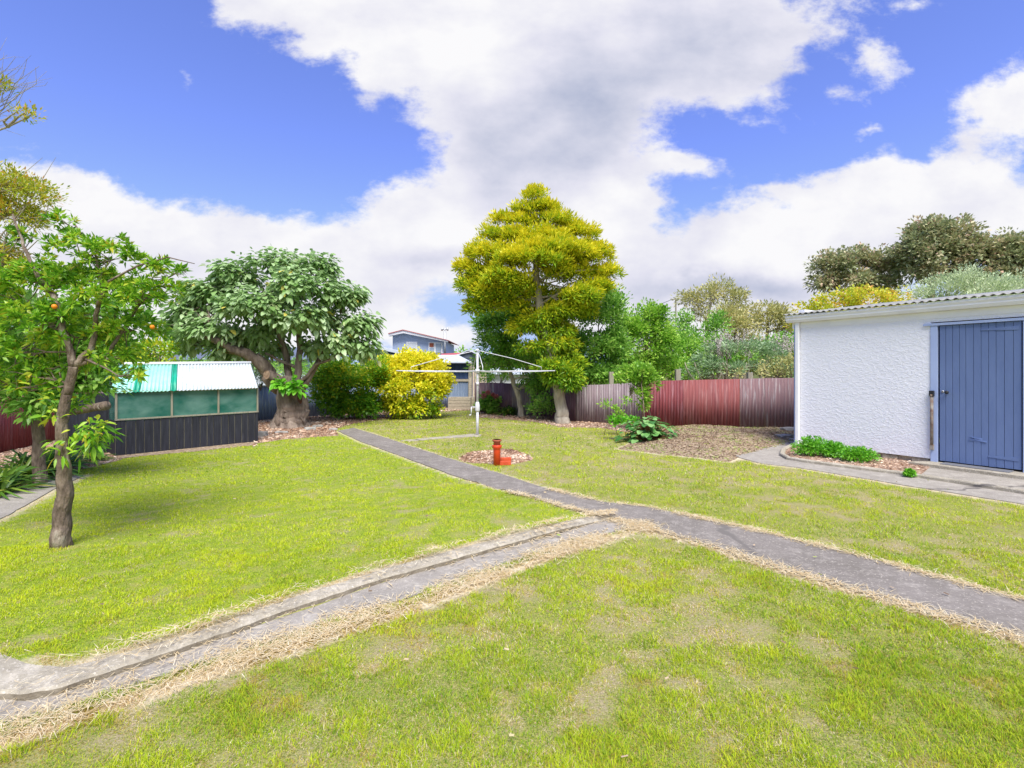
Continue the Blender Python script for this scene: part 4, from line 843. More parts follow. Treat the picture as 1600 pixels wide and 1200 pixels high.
shrub('ground_plant', 'low green leafy plant at the lawn edge beside the rhubarb', 'plant', [(975, 662, 16, 6), (962, 658, 12, 6), (990, 658, 12, 6)], 10.8, (.10, .06), LM['bright'], 50, 12, .08, stem=False)
def rhubarb():
    x, Y = G(1012, 690); t = empty('rhubarb_plant', (x, Y, 0), 'rhubarb-like plant with large crinkled leaves at the edge of the bed', 'plant')
    n = 240; a = rng.uniform(0, 6.28, n); el = rng.uniform(.2, 1.5, n); l = rng.uniform(.2, .56, n); D = np.stack([np.cos(a) * np.cos(el) * 1.25, np.sin(a) * np.cos(el), np.sin(el) * .95], 1)
    C0 = np.array([x, Y, .0]); E = C0 + D * l[:, None]; A = D * [1, 1, .2]; A[:, 2] -= .15; Nn = np.zeros((n, 3)); Nn[:, 2] = 1; Nn += D * .5
    V, T, r = leaves(E, A, Nn, rng.uniform(.10, .20, n), rng.uniform(.10, .17, n), rng.random(n), droop=.35, fold=.15, st=((.08, .55), (.3, 1), (.6, .85), (.85, .5)))
    V[:, 2] += (fbm(V[:, 0] * 22, V[:, 1] * 22) - .5) * .05; V[:, 2] = np.maximum(V[:, 2], .01)
    np_mesh('leaves', V, T, LM['rhubarb'], t, {'rnd': r}); mb = MB()
    for e in E: mb.tube([C0 + rng.normal(size=3) * [.03, .03, 0], (C0 + e) / 2 + [0, 0, .03], e], [.009, .008, .006], 5, False)
    mb.build('stalks', basic('stalk', '6e7a3a', '9a5a4a', 6), t, True)
rhubarb()
def feathery(name, label, px, py, w, h):
    x, Y = G(px, py); t = empty(name, (x, Y, 0), label, 'plant', 'feathery green plants at the foot of the shed wall'); n = 760
    a = rng.uniform(0, 6.28, n); el = rng.uniform(.2, 1.4, n); l = rng.uniform(.35, 1, n)[:, None]; D = np.stack([np.cos(a) * np.cos(el) * w, np.sin(a) * np.cos(el) * w * .6, np.sin(el) * h], 1)
    E = np.array([x, Y, .03]) + D * l; A = D + rng.normal(size=(n, 3)) * .05 + [0, 0, .05]; n2 = n * 3; E = np.repeat(E, 3, 0) + rng.normal(size=(n2, 3)) * .012; A = np.repeat(unit(A), 3, 0) + rng.normal(size=(n2, 3)) * .5
    V, T, r = leaves(E, A, rdir(n2) + [0, 0, 1], rng.uniform(.03, .06, n2), rng.uniform(.015, .028, n2), rng.random(n2)); V[:, 2] = np.maximum(V[:, 2], .03); np_mesh('leaves', V, T, LM['bright'], t, {'rnd': r})
    mb = MB()
    for i in range(24): mb.tube([(x, Y, .0), np.array([x, Y, .03]) + D[i] * .5, np.array([x, Y, .03]) + D[i] * .9], [.005, .004, .002], 4, False)
    mb.build('stalks', basic('green_stalk', '5a8a2a'), t)
feathery('leafy_plant', 'largest feathery green plant beside the downpipe', 1270, 714, .38, .34)
feathery('leafy_plant', 'small dark feathery plant between its two bigger neighbours', 1304, 717, .26, .25)
feathery('leafy_plant', 'low feathery plant at the right end of the row by the shed', 1338, 723, .36, .23)
feathery('leafy_plant', 'tiny green weed growing from the kerb near the door step', 1421, 747, .05, .07)

# ------------------------------------------------------------------ shed
SO = Vector((5.56, 9.74, 0)); SX = Vector((.535, -.846, 0)).normalized(); SY = Vector((-SX.y, SX.x, 0))
def S(s, d, z): return SO + SX * s + SY * d + Vector((0, 0, z))
def sbox(mb, s0, s1, d0, d1, z0, z1): mb.hexa([S(s0, d0, z0), S(s1, d0, z0), S(s1, d1, z0), S(s0, d1, z0), S(s0, d0, z1), S(s1, d0, z1), S(s1, d1, z1), S(s0, d1, z1)])
shed = empty('shed', SO, 'white rendered shed with a blue plank door and white gutter at right', 'shed')
WL = 5.6; D0, D1 = 2.235, 3.175; WT = 2.46
mb = MB(); sbox(mb, 0, D0 - .10, 0, .12, .10, WT); sbox(mb, D1 + .10, WL, 0, .12, .10, WT); sbox(mb, D0 - .10, D1 + .10, .002, .12, 2.28, WT); sbox(mb, 0, .12, .12, 3.2, .10, WT + .25); sbox(mb, WL - .12, WL, .12, 3.2, .10, WT + .25); sbox(mb, .12, WL - .12, 3.08, 3.2, .1, WT + .45)
mb.build('wall', M['stucco'], shed)
mb = MB(); sbox(mb, .06, D0 - .1, .05, .14, -.02, .10); 
for k in range(5): sbox(mb, .2 + k * .42, .42 + k * .42, .02, .05, -.02, .085)
mb.build('footing', M['concrete_light'], shed)
mb = MB(); sbox(mb, D0 - .10, D0 - .012, -.018, .06, .03, 2.22); sbox(mb, D1 + .012, D1 + .1, -.018, .06, .03, 2.22); mb.build('door_frame', M['trim_blue'], shed, bevel=.003)
mb = MB(); sbox(mb, D0 - .19, D1 + .2, -.03, -.003, 2.222, 2.262); mb.build('lintel_trim', M['trim_blue'], shed, bevel=.003)
mb = MB(); sbox(mb, -.015, .03, -.012, -.001, .1, WT - .05); mb.build('corner_trim', M['trim_blue'], shed)
# door of vertical planks
doorset = [0, .075, .158, .24, .315, .405, .49, .575, .655, .745, .84, .925]
mb = MB(); r_ = D1 - D0 - .02
pl = doorset + [r_]
for i in range(len(pl) - 1):
    if pl[i + 1] - pl[i] < .01: continue
    bot = .085 - (0.0 if i < 5 else 0) + random.uniform(0, .006); o_ = random.uniform(-.002, .002)
    sbox(mb, D0 + .01 + pl[i] + .002, D0 + .01 + pl[i + 1] - .002, .004 + o_, .03, bot, 2.215)
door = mb.build('door', M['door_blue'], shed, bevel=.003)
mb = MB(); sbox(mb, D0, D1, .032, .045, .09, 2.2); mb.build('door_backing', basic('shadow_gap', '26304a'), shed)
for z, a in ((2.12, .50), (.235, .58)):
    mb = MB(); mb.hexa([S(D0 + a, -.004, z - .012), S(D1 - .03, -.004, z - .03), S(D1 - .03, .0, z - .03), S(D0 + a, 0, z - .012), S(D0 + a, -.004, z + .01), S(D1 - .03, -.004, z + .03), S(D1 - .03, 0, z + .03), S(D0 + a, 0, z + .01)])
    h = mb.build('hinge', M['door_blue'], door, bevel=.002)
mb = MB(); c = S(D0 + .115, -.05, 1.17)
ax = -SY; mb.tube([c - ax * .045, c - ax * .02, c, c + ax * .012, c + ax * .03], [.012, .012, .026, .028, .012], 14); mb.build('knob', M['dark'], door, True)
mb = MB(); c = S(D0 + .05, .0, 1.18); mb.tube([c, c + ax * .01], [.02, .019], 14); mb.build('keyhole', M['steel'], door, True)
mb = MB(); c = c + ax * .012; mb.tube([c - ax * .004, c + ax * .002], [.009, .009], 10); mb.build('keyhole_slot', M['dark'], door)
mb = MB()                                   # splintered patch in the planks
for q in range(7):
    s0 = D0 + .36 + random.uniform(0, .1); z0 = .42 + random.uniform(0, .14); mb.hexa([S(s0, -.006, z0), S(s0 + .12, -.006, z0 - .03 + random.uniform(0, .05)), S(s0 + .12, .003, z0 - .03), S(s0, .003, z0), S(s0, -.006, z0 + .007), S(s0 + .12, -.005, z0 + .0), S(s0 + .12, .003, z0), S(s0, .003, z0 + .007)])
mb.build('split_wood', basic('split_paint', '6f84b4'), door)
mb = MB(); mb.tube([S(D0 - .075, -.045, .33), S(D0 - .075, -.045, 1.1)], .022, 10); mb.tube([S(D0 - .075, -.045, 1.1), S(D0 - .075, -.045, 1.13)], .03, 10)
mb.build('conduit', M['rust'], shed, True)
for q in ((D0 - .105, D0 - .045, -.07, -.02, 1.10, 1.19), (D0 - .1, D0 - .05, -.06, -.02, .25, .335)): mb = MB(); sbox(mb, *q); mb.build('conduit_bracket', M['dark'] if q[4] > 1 else M['rust'], shed, bevel=.004)
# gutter (ogee), fascia, downpipe
mb = MB(); prof = [(-.01, WT - .01), (-.10, WT - .01), (-.125, WT + .035), (-.125, WT + .06), (-.145, WT + .09), (-.145, WT + .125), (-.132, WT + .125), (-.132, WT + .1), (-.01, WT + .1)]
i0 = len(mb.v); mb.v += [tuple(S(-.12, a, b)) for a, b in prof] + [tuple(S(WL + .1, a, b)) for a, b in prof]; n = len(prof)
mb.f += [(k, k + n, (k + 1) % n + n, (k + 1) % n) for k in range(n)] + [tuple(range(n)), tuple(range(n, 2 * n))[::-1]]
mb.build('gutter', M['white_paint'], shed)
mb = MB(); sbox(mb, -.05, WL, -.008, .0, WT - .12, WT - .012); mb.build('fascia', M['white_paint'], shed)
mb = MB(); p = [(.065, -.045, 0.06), (.065, -.045, WT - .02)]; sbox(mb, .03, .10, -.07, -.012, .05, WT - .01)
mb.build('downpipe', M['white_paint'], shed, bevel=.012)
# corrugated roof
def corrugated(mb, A, B, Cc, Dd, pitch, amp, rows=1, thick=.0):
    """sheet A-B along the waves' run, D-C the far edge; waves advance from A to B"""
    A, B, Cc, Dd = map(Vector, (A, B, Cc, Dd)); w = (B - A).length; k = max(2, int(w / pitch * 6)); nn = (B - A).cross(Dd - A).normalized(); base = len(mb.v)
    for i in range(k + 1):
        t = i / k; o = nn * amp * math.sin(2 * math.pi * t * w / pitch)
        mb.v += [tuple(A.lerp(B, t) + o), tuple(Dd.lerp(Cc, t) + o)]
    for i in range(k): a = base + 2 * i; mb.f.append((a, a + 2, a + 3, a + 1))
M['roof_iron'] = basic('shed_roof_iron', '8a8a86', 'a09f9a', 6, .6, c3='6a6258', s3=5)
mb = MB(); corrugated(mb, S(-.16, -.17, WT + .148), S(WL + .15, -.17, WT + .148), S(WL + .15, 3.4, WT + .60), S(-.16, 3.4, WT + .60), .105, .014)
o = mb.build('roof', M['roof_iron'], shed, True); sm = o.modifiers.new('thick', 'SOLIDIFY'); sm.thickness = .006
# door step, mat, kerb round the planting
ex = MB(); ex.prism([tuple(S(s, d, 0).xy) for s, d in ((D0 - .28, -.34), (D0 + 3.2, -.34), (D0 + 3.2, .10), (D0 - .11, .10), (D0 - .12, -.02))], -.02, .062); st_ = ex.build('door_step', M['concrete_light'], bevel=.008); tag(st_, 'pale concrete door step below the blue shed door', 'step')
ex = MB(); ex.prism([tuple(S(s, d, 0).xy) for s, d in ((D0 + .08, -.22), (D0 + .86, -.22), (D0 + .86, -.01), (D0 + .08, -.01))], .063, .075); o = ex.build('door_mat', M['mat'], bevel=.003); tag(o, 'thin grey mat lying on the step at the shed door', 'mat')
kl = gp([(1250, 696), (1234, 700), (1224, 706), (1222, 713), (1232, 719), (1262, 724), (1330, 733), (1400, 742), (1440, 748), (1500, 757), (1600, 773), (1900, 822)])
mb = MB(); B = []
for i in range(len(kl) - 1):
    a = Vector(kl[i] + (0,)); b = Vector(kl[i + 1] + (0,)); k = max(2, int((b - a).length / .08))
    for j in range(k): B.append(a.lerp(b, j / k))
base = 0; n = len(B)
for i, p in enumerate(B):
    t = (B[min(i + 1, n - 1)] - B[max(i - 1, 0)]).normalized(); s = Vector((-t.y, t.x, 0)); w = .04; j = random.uniform(-.004, .004)
    for a, z in ((-w, -.02), (-w, .045 + j), (-w * .7, .06 + j), (w * .7, .06 - j), (w, .045), (w, -.02)): q = p + s * (a + j); mb.v.append((q.x, q.y, z))
for i in range(n - 1):
    for k in range(5): mb.f.append((i * 6 + k, i * 6 + k + 1, i * 6 + 7 + k, i * 6 + 6 + k))
mb.f += [(0, 1, 2, 3, 4, 5), tuple((n - 1) * 6 + k for k in range(6))[::-1]]
tag(mb.build('shed_kerb', M['concrete_light']), kind='structure')
# rocks
def rock(name, px, py, sx, sy, sz, label, mat='rock', group=None, rz=0, Y=None):
    import bmesh
    x, y = G(px, py); bm = bmesh.new(); bmesh.ops.create_icosphere(bm, subdivisions=2, radius=1)
    for v in bm.verts:
        k = 1 + random.uniform(-.13, .13); v.co = Vector((max(-.75, min(.75, v.co.x)) * sx * k, max(-.75, min(.75, v.co.y)) * sy * k, max(-.5, min(.6, v.co.z)) * sz * k))
    bmesh.ops.rotate(bm, verts=bm.verts, matrix=__import__('mathutils').Matrix.Rotation(rz, 3, 'Z'))
    bmesh.ops.translate(bm, verts=bm.verts, vec=(x, y, sz * .35 + float(height([x], [y])[0]))); me = bpy.data.meshes.new(name); bm.to_mesh(me); bm.free()
    tag(link(name, me, M[mat]), label, 'rock', group)
RK = 'rocks and concrete lumps at the foot of the thick tree'
for a in ((411, 682, .14, .12, .13, 'squared concrete lump beside the greenhouse corner'), (485, 672, .18, .10, .08, 'flat rock at the right foot of the thick tree trunk'), (497, 668, .16, .1, .07, 'thin stone slab right of the thick trunk near the path end'), (440, 677, .2, .1, .05, 'low flat stone in the mulch in front of the thick trunk'), (520, 672, .14, .12, .05, 'small stone where the path meets the mulch')): rock('rock', *a[:5], a[5], group=RK, rz=random.random())
RK = 'broken slabs between the fence and the shed'
for a in ((1234, 676, .30, .16, .10, 'grey broken slab leaning by the shed corner, topmost of the pile'), (1226, 686, .26, .14, .07, 'flat broken slab lowest in the pile by the shed corner'), (1238, 690, .1, .08, .06, 'small brick lump touching the shed corner')): rock('broken_slab', *a[:5], a[5], group=RK, rz=random.random())

# ------------------------------------------------------------------ greenhouse
def greenhouse():
    a = Vector(G(180, 713) + (0,)); b = Vector(G(404, 690) + (0,)); d = (b - a); Lh = d.length; d.normalize(); nrm = Vector((-d.y, d.x, 0)); dep = 1.0
    t = empty('greenhouse', a, 'low black-boarded greenhouse with green-tinted panes and a white corrugated roof', 'greenhouse')
    def g(s, w, z): return a + d * s + nrm * w + Vector((0, 0, z))
    def gb(mb, s0, s1, w0, w1, z0, z1): mb.hexa([g(s0, w0, z0), g(s1, w0, z0), g(s1, w1, z0), g(s0, w1, z0), g(s0, w0, z1), g(s1, w0, z1), g(s1, w1, z1), g(s0, w1, z1)])
    mb = MB(); s = 0; z0 = .625
    while s < Lh - .01:
        w = min(random.uniform(.11, .16), Lh - s); j = random.uniform(-.005, .005); gb(mb, s + .0065, s + w - .0065, j, .014 + j, .0 + random.uniform(0, .015), z0 + random.uniform(-.012, .006)); s += w
    mb.build('front_boards', M['black_timber'], t)
    mb = MB(); gb(mb, .004, Lh - .004, .0215, .026, .02, z0 - .02); mb.build('lining', M['post'], t)
    mb = MB(); gb(mb, .0, .02, .03, dep, 0, z0); gb(mb, Lh - .02, Lh, .03, dep, 0, z0); gb(mb, .02, Lh - .02, dep - .02, dep, 0, 1.35); mb.build('side_boards', M['black_timber'], t)
    mb = MB(); gb(mb, 0, Lh, .022, .05, .56, .6); gb(mb, 0, Lh, -.01, .05, z0 + .002, z0 + .03); mb.build('sill', M['post'], t)
    mb = MB()
    for s in (0, Lh * .345, Lh * .675, Lh - .035): gb(mb, s, s + .03, -.004, .03, z0 + .032, 1.15)
    gb(mb, .032, Lh - .036, 0, .03, 1.12, 1.15)
    for s in (0, Lh - .035): gb(mb, s, s + .03, dep - .03, dep + .001, z0, 1.5)
    mb.build('frame', M['post'], t)
    for i, (s0, s1) in enumerate(((.03, Lh * .345), (Lh * .345 + .03, Lh * .675), (Lh * .675 + .03, Lh - .035))):
        mb = MB(); mb.quad(g(s0, .016, z0 + .03), g(s1, .016, z0 + .03), g(s1, .016, 1.12), g(s0, .016, 1.12)); mb.build('pane', M['pane'], t)
    for s in (.012, Lh - .012):
        mb = MB(); mb.v += [tuple(g(s, .03, z0)), tuple(g(s, dep - .03, z0)), tuple(g(s, dep - .03, 1.5)), tuple(g(s, .03, 1.13))]; mb.f.append((0, 1, 2, 3)); mb.build('side_pane', M['pane'], t)
    # roof: ridge at the back, eave overhanging the front, in sheets of three colours
    EL = P3(171, 614, a.y - .08); ER = P3(404, 606, b.y - .1); RL = P3(186, 570, a.y + .75); RR = P3(392, 568, b.y + .62)
    cuts = [0, .13, .175, .365, .405, 1.0]; mats = ['roof_pale_green', 'roof_green', 'roof_pale_green', 'roof_green', 'roof_white']
    for i, mt in enumerate(mats):
        q0, q1 = cuts[i], cuts[i + 1]; mb = MB(); corrugated(mb, EL.lerp(ER, q0), EL.lerp(ER, q1), RL.lerp(RR, q1), RL.lerp(RR, q0), .062, .010)
        o = mb.build('roof_sheet', M[mt], t, True); sm = o.modifiers.new('thick', 'SOLIDIFY'); sm.thickness = .004
    mb = MB(); up = Vector((0, 0, .02)); mb.tube([RL + up + Vector((0, 0, 0)), RR + up], .028, 8); mb.build('ridge_cap', M['white_paint'], t, True)
    # bench with pots faintly seen inside
    mb = MB(); gb(mb, .1, Lh - .1, .15, .8, .58, .61); mb.build('bench', M['dirty_timber'], t)
    pt = basic('pale_tray', '9ac4ac')
    for q in ((.1, .35, .2, .5, .615, .7), (.95, 1.25, .2, .45, .615, .68), (1.8, 2.1, .3, .5, .615, .66)): mb = MB(); gb(mb, *q); o = mb.build('seed_tray', pt); tag(o, {.1: 'pale seed tray behind the left pane of the greenhouse', .95: 'pale seed tray behind the middle pane of the greenhouse', 1.8: 'pale seed tray behind the right pane of the greenhouse'}[q[0]], 'tray', 'seed trays inside the greenhouse')
    p = a + d * -.30 + nrm * .55
    mb = MB(); c = Vector((p.x, p.y, .55)); mb.box(c, (.62, .03, 1.1), (d.x, d.y)); o = mb.build('dark_panel', M['black_timber']); tag(o, 'dark timber panel closing the gap left of the greenhouse', 'panel')
greenhouse()

# ------------------------------------------------------------------ fences
def fence(name, label, pts, mats, post_at=(), rail=None, cat='fence', cap=None, pitch=.076):
    """pts: (x, y, ztop); a panel part between neighbouring points"""
    t = empty(name, (pts[0][0], pts[0][1], 0), label, cat)
    for i in range(len(pts) - 1):
        a, b = pts[i], pts[i + 1]; mb = MB(); dz = -.02
        corrugated(mb, (a[0], a[1], dz), (b[0], b[1], dz), (b[0], b[1], b[2]), (a[0], a[1], a[2]), pitch, .011)
        o = mb.build('corrugated_panel', M[mats[i]], t, True); sm = o.modifiers.new('thick', 'SOLIDIFY'); sm.thickness = .003
    for (x, y, z) in post_at:
        mb = MB(); mb.box((x, y, z / 2), (.13, .11, z), (1, .05)); mb.build('post', M['post'], t, bevel=.006)
    if rail:
        mb = MB()
        for i in range(len(pts) - 1):
            a = Vector(pts[i]); b = Vector(pts[i + 1]); c = (a + b) / 2; dd = b - a
            mb.hexa([a + Vector((-.02, -.05, .0)), b + Vector((0, -.05, .0)), b + Vector((0, .05, .0)), a + Vector((-.02, .05, .0)), a + Vector((-.02, -.05, .035)), b + Vector((0, -.05, .035)), b + Vector((0, .05, .035)), a + Vector((-.02, .05, .035))])
        mb.build('capping', M['steel'], t)
    return t
def fp(px, pb, ptop): x, y = G(px, pb); return (x, y, EYE - (ptop - HY) / F * y)
rf = [fp(1262, 673, 590), fp(1195, 671, 591), fp(1156, 670, 592), fp(1110, 669, 593), fp(1067, 668, 594), fp(1030, 666, 595), fp(1004, 665, 597)]
fence('red_fence', 'long rusty red corrugated iron fence from the shed to the sapling', rf, ['iron_faded', 'iron_faded', 'iron_bright', 'iron_bright', 'iron_red', 'iron_red'],
      post_at=[(G(1172, 668)[0], G(1172, 668)[1] + .02, EYE - (582 - HY) / F * 13.2), (G(1059, 666)[0], G(1059, 666)[1], 1.5 - (577 - HY) / F * 13.5)])
pf = [fp(1004, 665, 597), fp(975, 663, 599), fp(940, 661, 601), fp(900, 659, 602), fp(860, 655, 601)]
fence('purple_fence', 'faded grey-purple corrugated iron fence behind the tall conifer', [(p[0], p[1] + .015, p[2]) for p in pf], ['iron_purple', 'iron_purple', 'iron_purple', 'iron_dark'], post_at=[(G(955, 660)[0], G(955, 660)[1], 1.5 - (581 - HY) / F * 14.4)])
qf = [fp(860, 652, 600), fp(830, 650, 599), fp(800, 648, 599), fp(772, 646, 598), fp(742, 644, 598)]
fence('maroon_fence', 'dark maroon corrugated iron fence behind the clothesline', qf, ['iron_dark', 'iron_purple', 'iron_dark', 'iron_faded'])
bf = [fp(396, 658, 604), fp(450, 654, 603.5), fp(512, 650, 603), fp(560, 646, 602), fp(610, 643, 601), fp(700, 638, 600)]
fence('grey_fence', 'blue-grey corrugated iron fence with metal capping behind the thick tree', bf, ['iron_blue'] * 5, rail=True, pitch=.09)
lf = [(-8.4, 4.2, 1.05), (-8.8, 6.4, 1.05), (-9.3, 8.9, 1.02), (-9.8, 10.6, 1.0), (-10.5, 12.6, .98)]
M['iron_left'] = iron('left_iron', 'c05456', 'a84a50', 'b88084')
fence('side_fence', 'red corrugated iron fence along the left side of the yard', lf, ['iron_left', 'iron_left', 'iron_red', 'iron_red'])
lf2 = [(-10.5, 12.6, .98), (-9.2, 14.0, 1.0), (-7.9, 15.0, 1.0)]
fence('corner_fence', 'dark iron fence behind the greenhouse in the back left corner', lf2, ['iron_dark', 'iron_blue'])

# timber planter box / step
def planter(name, label, x0, x1, Y, h, gid='timber retaining boxes by the back fence'):
    t = empty(name, ((x0 + x1) / 2, Y, 0), label, 'planter', gid)
    nb = 4
    for k in range(nb):
        mb = MB(); z = h * (k + .5) / nb; mb.box(((x0 + x1) / 2, Y, z), (x1 - x0 - .004 * k, .05, h / nb - .008), (1, .02)); mb.build('board', M['dirty_timber'], t, bevel=.004)
    mb = MB(); mb.box((x0 + .04, Y + .3, h / 2), (.05, .55, h - .02)); mb.box((x1 - .04, Y + .3, h / 2), (.05, .55, h - .02)); mb.box(((x0 + x1) / 2, Y + .58, h / 2), (x1 - x0, .05, h - .02)); mb.build('frame', M['dirty_timber'], t)
    mb = MB(); mb.box(((x0 + x1) / 2, Y + .3, h - .06), (x1 - x0 - .14, .48, .04)); mb.build('soil', M['soil'], t)
YP = G(718, 640.5)[1]
planter('planter_box', 'grey timber planter box of stacked boards in front of the garage', (700 - 800) / F * YP, (735.5 - 800) / F * YP, YP, .49)
planter('planter_box', 'narrow timber box just behind the clothesline pole', (736 - 800) / F * YP, (746 - 800) / F * YP, YP + .08, .50)
def brick(name, px, py, rz, z, label):
    x, y = G(px, py); mb = MB(); mb.box((x, y, z), (.20, .10, .055), (math.cos(rz), math.sin(rz))); o = mb.build(name, M['brick'], bevel=.005); tag(o, label, 'brick', 'orange bricks beside the clay pipe')

# ------------------------------------------------------------------ clay vent pipe and bricks
x, y = G(776.5, 727); pp = empty('clay_pipe', (x, y, 0), 'glossy red-orange clay vent pipe standing in the mulch patch', 'pipe')
k = y / F
mb = MB(); mb.lathe((x, y, -.02), [(5.6 * k, 0), (5.6 * k, 25.0 * k + .02), (5.9 * k, 26 * k + .02), (7.4 * k, 27.3 * k + .02), (7.5 * k, 30.5 * k + .02), (7.3 * k, 31.5 * k + .02), (5.4 * k, 31.8 * k + .02), (5.4 * k, 30 * k + .02)], 28); mb.build('pipe_body', M['clay'], pp, True)
mb = MB(); mb.lathe((x, y, 0), [(5.2 * k, 29.5 * k), (5.2 * k, 36.5 * k), (6.9 * k, 37.5 * k), (7.2 * k, 39 * k), (7.0 * k, 40.3 * k), (5.9 * k, 40.3 * k), (5.7 * k, 37 * k)], 28, ); mb.build('pipe_collar', M['clay_old'], pp, True)
mb = MB(); mb.lathe((x, y, 0), [(5.7 * k, 39.1 * k), (3.0 * k, 39.3 * k), (.3 * k, 39.4 * k)], 20); mb.build('grate', M['steel'], pp)
brick('brick', 788.5, 726.5, .06, .03, 'orange brick on the ground beside the clay pipe, nearest the path')
brick('brick', 789, 722.5, .10, .05, 'orange brick behind the other one at the foot of the clay pipe')

# ------------------------------------------------------------------ rotary clothesline
def clothesline():
    x, y = G(746, 680); t = empty('rotary_clothesline', (x, y, 0), 'white rotary clothesline on a steel pole in the middle of the lawn', 'clothesline')
    def bt(nm, lst, mt='hoist', sm=True):
        mb = MB()
        for p, r, n in lst: mb.tube([Vector(q) for q in p], r, n)
        return mb.build(nm, M[mt], t, sm)
    M['hoist'] = basic('hoist_paint', 'dcdbe0', 'cac9d0', 14, .55, c3='a8a6aa', s3=12)
    za = EYE + .0; zt = 2.0
    bt('lower_pole', [([(x, y, -.02), (x, y, .65)], .032, 14), ([(x, y, .60), (x, y, .68)], .045, 14)])
    bt('upper_pole', [([(x, y, .66), (x, y, zt)], .026, 14)])
    for q in (([(x, y, .55), (x, y, .58), (x, y, .72), (x, y, .78)], [.04, .058, .055, .034], 14), ([(x, y, 1.17), (x, y, 1.24)], .036, 14), ([(x, y, zt - .04), (x, y, zt + .02)], .035, 14)): bt('joint_collar', [q])
    h = bt('crank_handle', [([(x - .03, y - .02, .66), (x - .14, y - .03, .66)], .012, 8), ([(x - .14, y - .03, .67), (x - .145, y - .03, .48)], .013, 8), ([(x - .145, y - .03, .48), (x - .19, y - .03, .47)], .016, 8)])
    bt('hub', [([(x, y, za - .05), (x, y, za + .05)], .05, 14)])
    rr = 1.86; ang = [R(8), R(98), R(188), R(278)]; tips = []
    for a in ang:
        e = Vector((x + math.cos(a) * rr, y + math.sin(a) * rr, za + (.01))); tips.append(e); c = Vector((x, y, za)); m_ = c.lerp(e, .82)
        bt('arm', [([c, e], .011, 8)]); bt('stay', [([(x, y, zt - .01), Vector((x, y, zt)).lerp(m_ + Vector((0, 0, .10)), .55) + Vector((0, 0, .015)), m_ + Vector((0, 0, .09)), m_], .008, 7)])
    n = 0
    for q in (.30, .44, .58, .72, .86, .99):
        mb = MB()
        for i in range(4):
            a = Vector((x, y, za)).lerp(tips[i], q); b = Vector((x, y, za)).lerp(tips[(i + 1) % 4], q); m_ = (a + b) / 2 - Vector((0, 0, .025)); mb.tube([a, a.lerp(b, .25) - Vector((0, 0, .018)), m_, a.lerp(b, .75) - Vector((0, 0, .018)), b], .0042, 5)
        mb.build('line_wire', M['hoist'], t)
clothesline()
STRIPC = gp([(752, 679), (743, 678), (700, 682), (660, 685.5), (625, 689), (640, 690), (680, 686.5), (720, 683.5), (750, 682.5)])
sheet('concrete_strip', STRIPC, .012, M['concrete_light'], rough=.04)

# ------------------------------------------------------------------ houses beyond
def wbox(t, name, px0, px1, py0, py1, Y, depth, mat, **k):
    a = P3(px0, py1, Y); b = P3(px1, py0, Y); mb = MB(); mb.box(((a.x + b.x) / 2, Y + depth / 2, (a.z + b.z) / 2), (b.x - a.x, depth, b.z - a.z)); return mb.build(name, M[mat], t, **k)
def wpoly(t, name, pts, Y, depth, mat):
    mb = MB(); n = len(pts); A = [P3(a, b, Y) for a, b in pts]; i = 0; mb.v += [tuple(p) for p in A] + [tuple(p + Vector((0, depth, 0))) for p in A]
    mb.f += [tuple(range(n)), tuple(range(n, 2 * n))[::-1]] + [(k, (k + 1) % n, (k + 1) % n + n, k + n) for k in range(n)]
    return mb.build(name, M[mat], t)
Yh = 38
h = empty('blue_house', P3(650, HY + F * EYE / Yh, Yh), 'two-storey blue house with a low red roof beyond the yellow bush', 'house')
wpoly(h, 'wall', [(613.5, 610), (695, 610), (695, 533), (630, 519.5), (613.5, 523)], Yh, 6, 'house_blue')
wpoly(h, 'fascia', [(607, 521.5), (629.5, 515.8), (699, 531.5), (699, 534.5), (630, 520.2), (607, 525)], Yh - .6, .55, 'white_paint')
wpoly(h, 'roof', [(606.5, 520.6), (629.5, 514.8), (700.5, 531.3), (700.5, 532), (629.5, 515.7), (606.5, 521.4)], Yh - .7, 7.5, 'roof_red')
for q, (x0, x1, y0, y1, mt) in enumerate(((635, 652, 534, 551, 'curtain'), (669.5, 691.5, 535, 552, 'window'))):
    w = wbox(h, 'window', x0, x1, y0, y1, Yh - .08, .07, 'white_paint'); s = 1.4
    if q == 0: wbox(w, 'pane', x0 + s, x1 - s, y0 + s, y1 - s, Yh - .11, .02, mt)
    else: wbox(w, 'pane', x0 + s, x0 + 8.5, y0 + 8.5, y1 - s, Yh - .11, .02, mt); wbox(w, 'pane', x0 + 11.5, x1 - s - 1, y0 + s, y1 - s, Yh - .11, .02, mt); wbox(w, 'hatch', x0 + 1.5, x0 + 8.0, y0 + 1, y0 + 7, Yh - .12, .03, 'clay_old')
mb = MB(); a = P3(695.2, 556, Yh - .5); b = P3(695.2, 517, Yh - .5); mb.tube([a, b], .085, 12); fl = mb.build('flue', M['steel'], h, True)
mb = MB(); c = P3(695, 514.5, Yh - .5); mb.tube([c + Vector((-.2, 0, 0)), c + Vector((.2, 0, 0))], .05, 8); 
for s in (-1, 1): mb.tube([c + Vector((.21 * s, 0, -.11)), c + Vector((.21 * s, 0, .11))], .07, 10)
mb.tube([c + Vector((0, 0, -.13)), c], .05, 8); mb.build('cowl', M['steel'], fl, True)
lr = empty('low_house', P3(600, HY + F * EYE / 33, 33), 'low dark building with a pale roof edge between the thick tree and the yellow bush', 'house')
wpoly(lr, 'wall', [(560, 612), (640, 612), (640, 557), (583, 545), (560, 550)], 33.2, 3, 'house_navy'); wpoly(lr, 'roof', [(556, 549), (583, 539.5), (640, 552), (640, 556), (583, 544), (556, 553)], 32.8, 3.6, 'roof_grey')
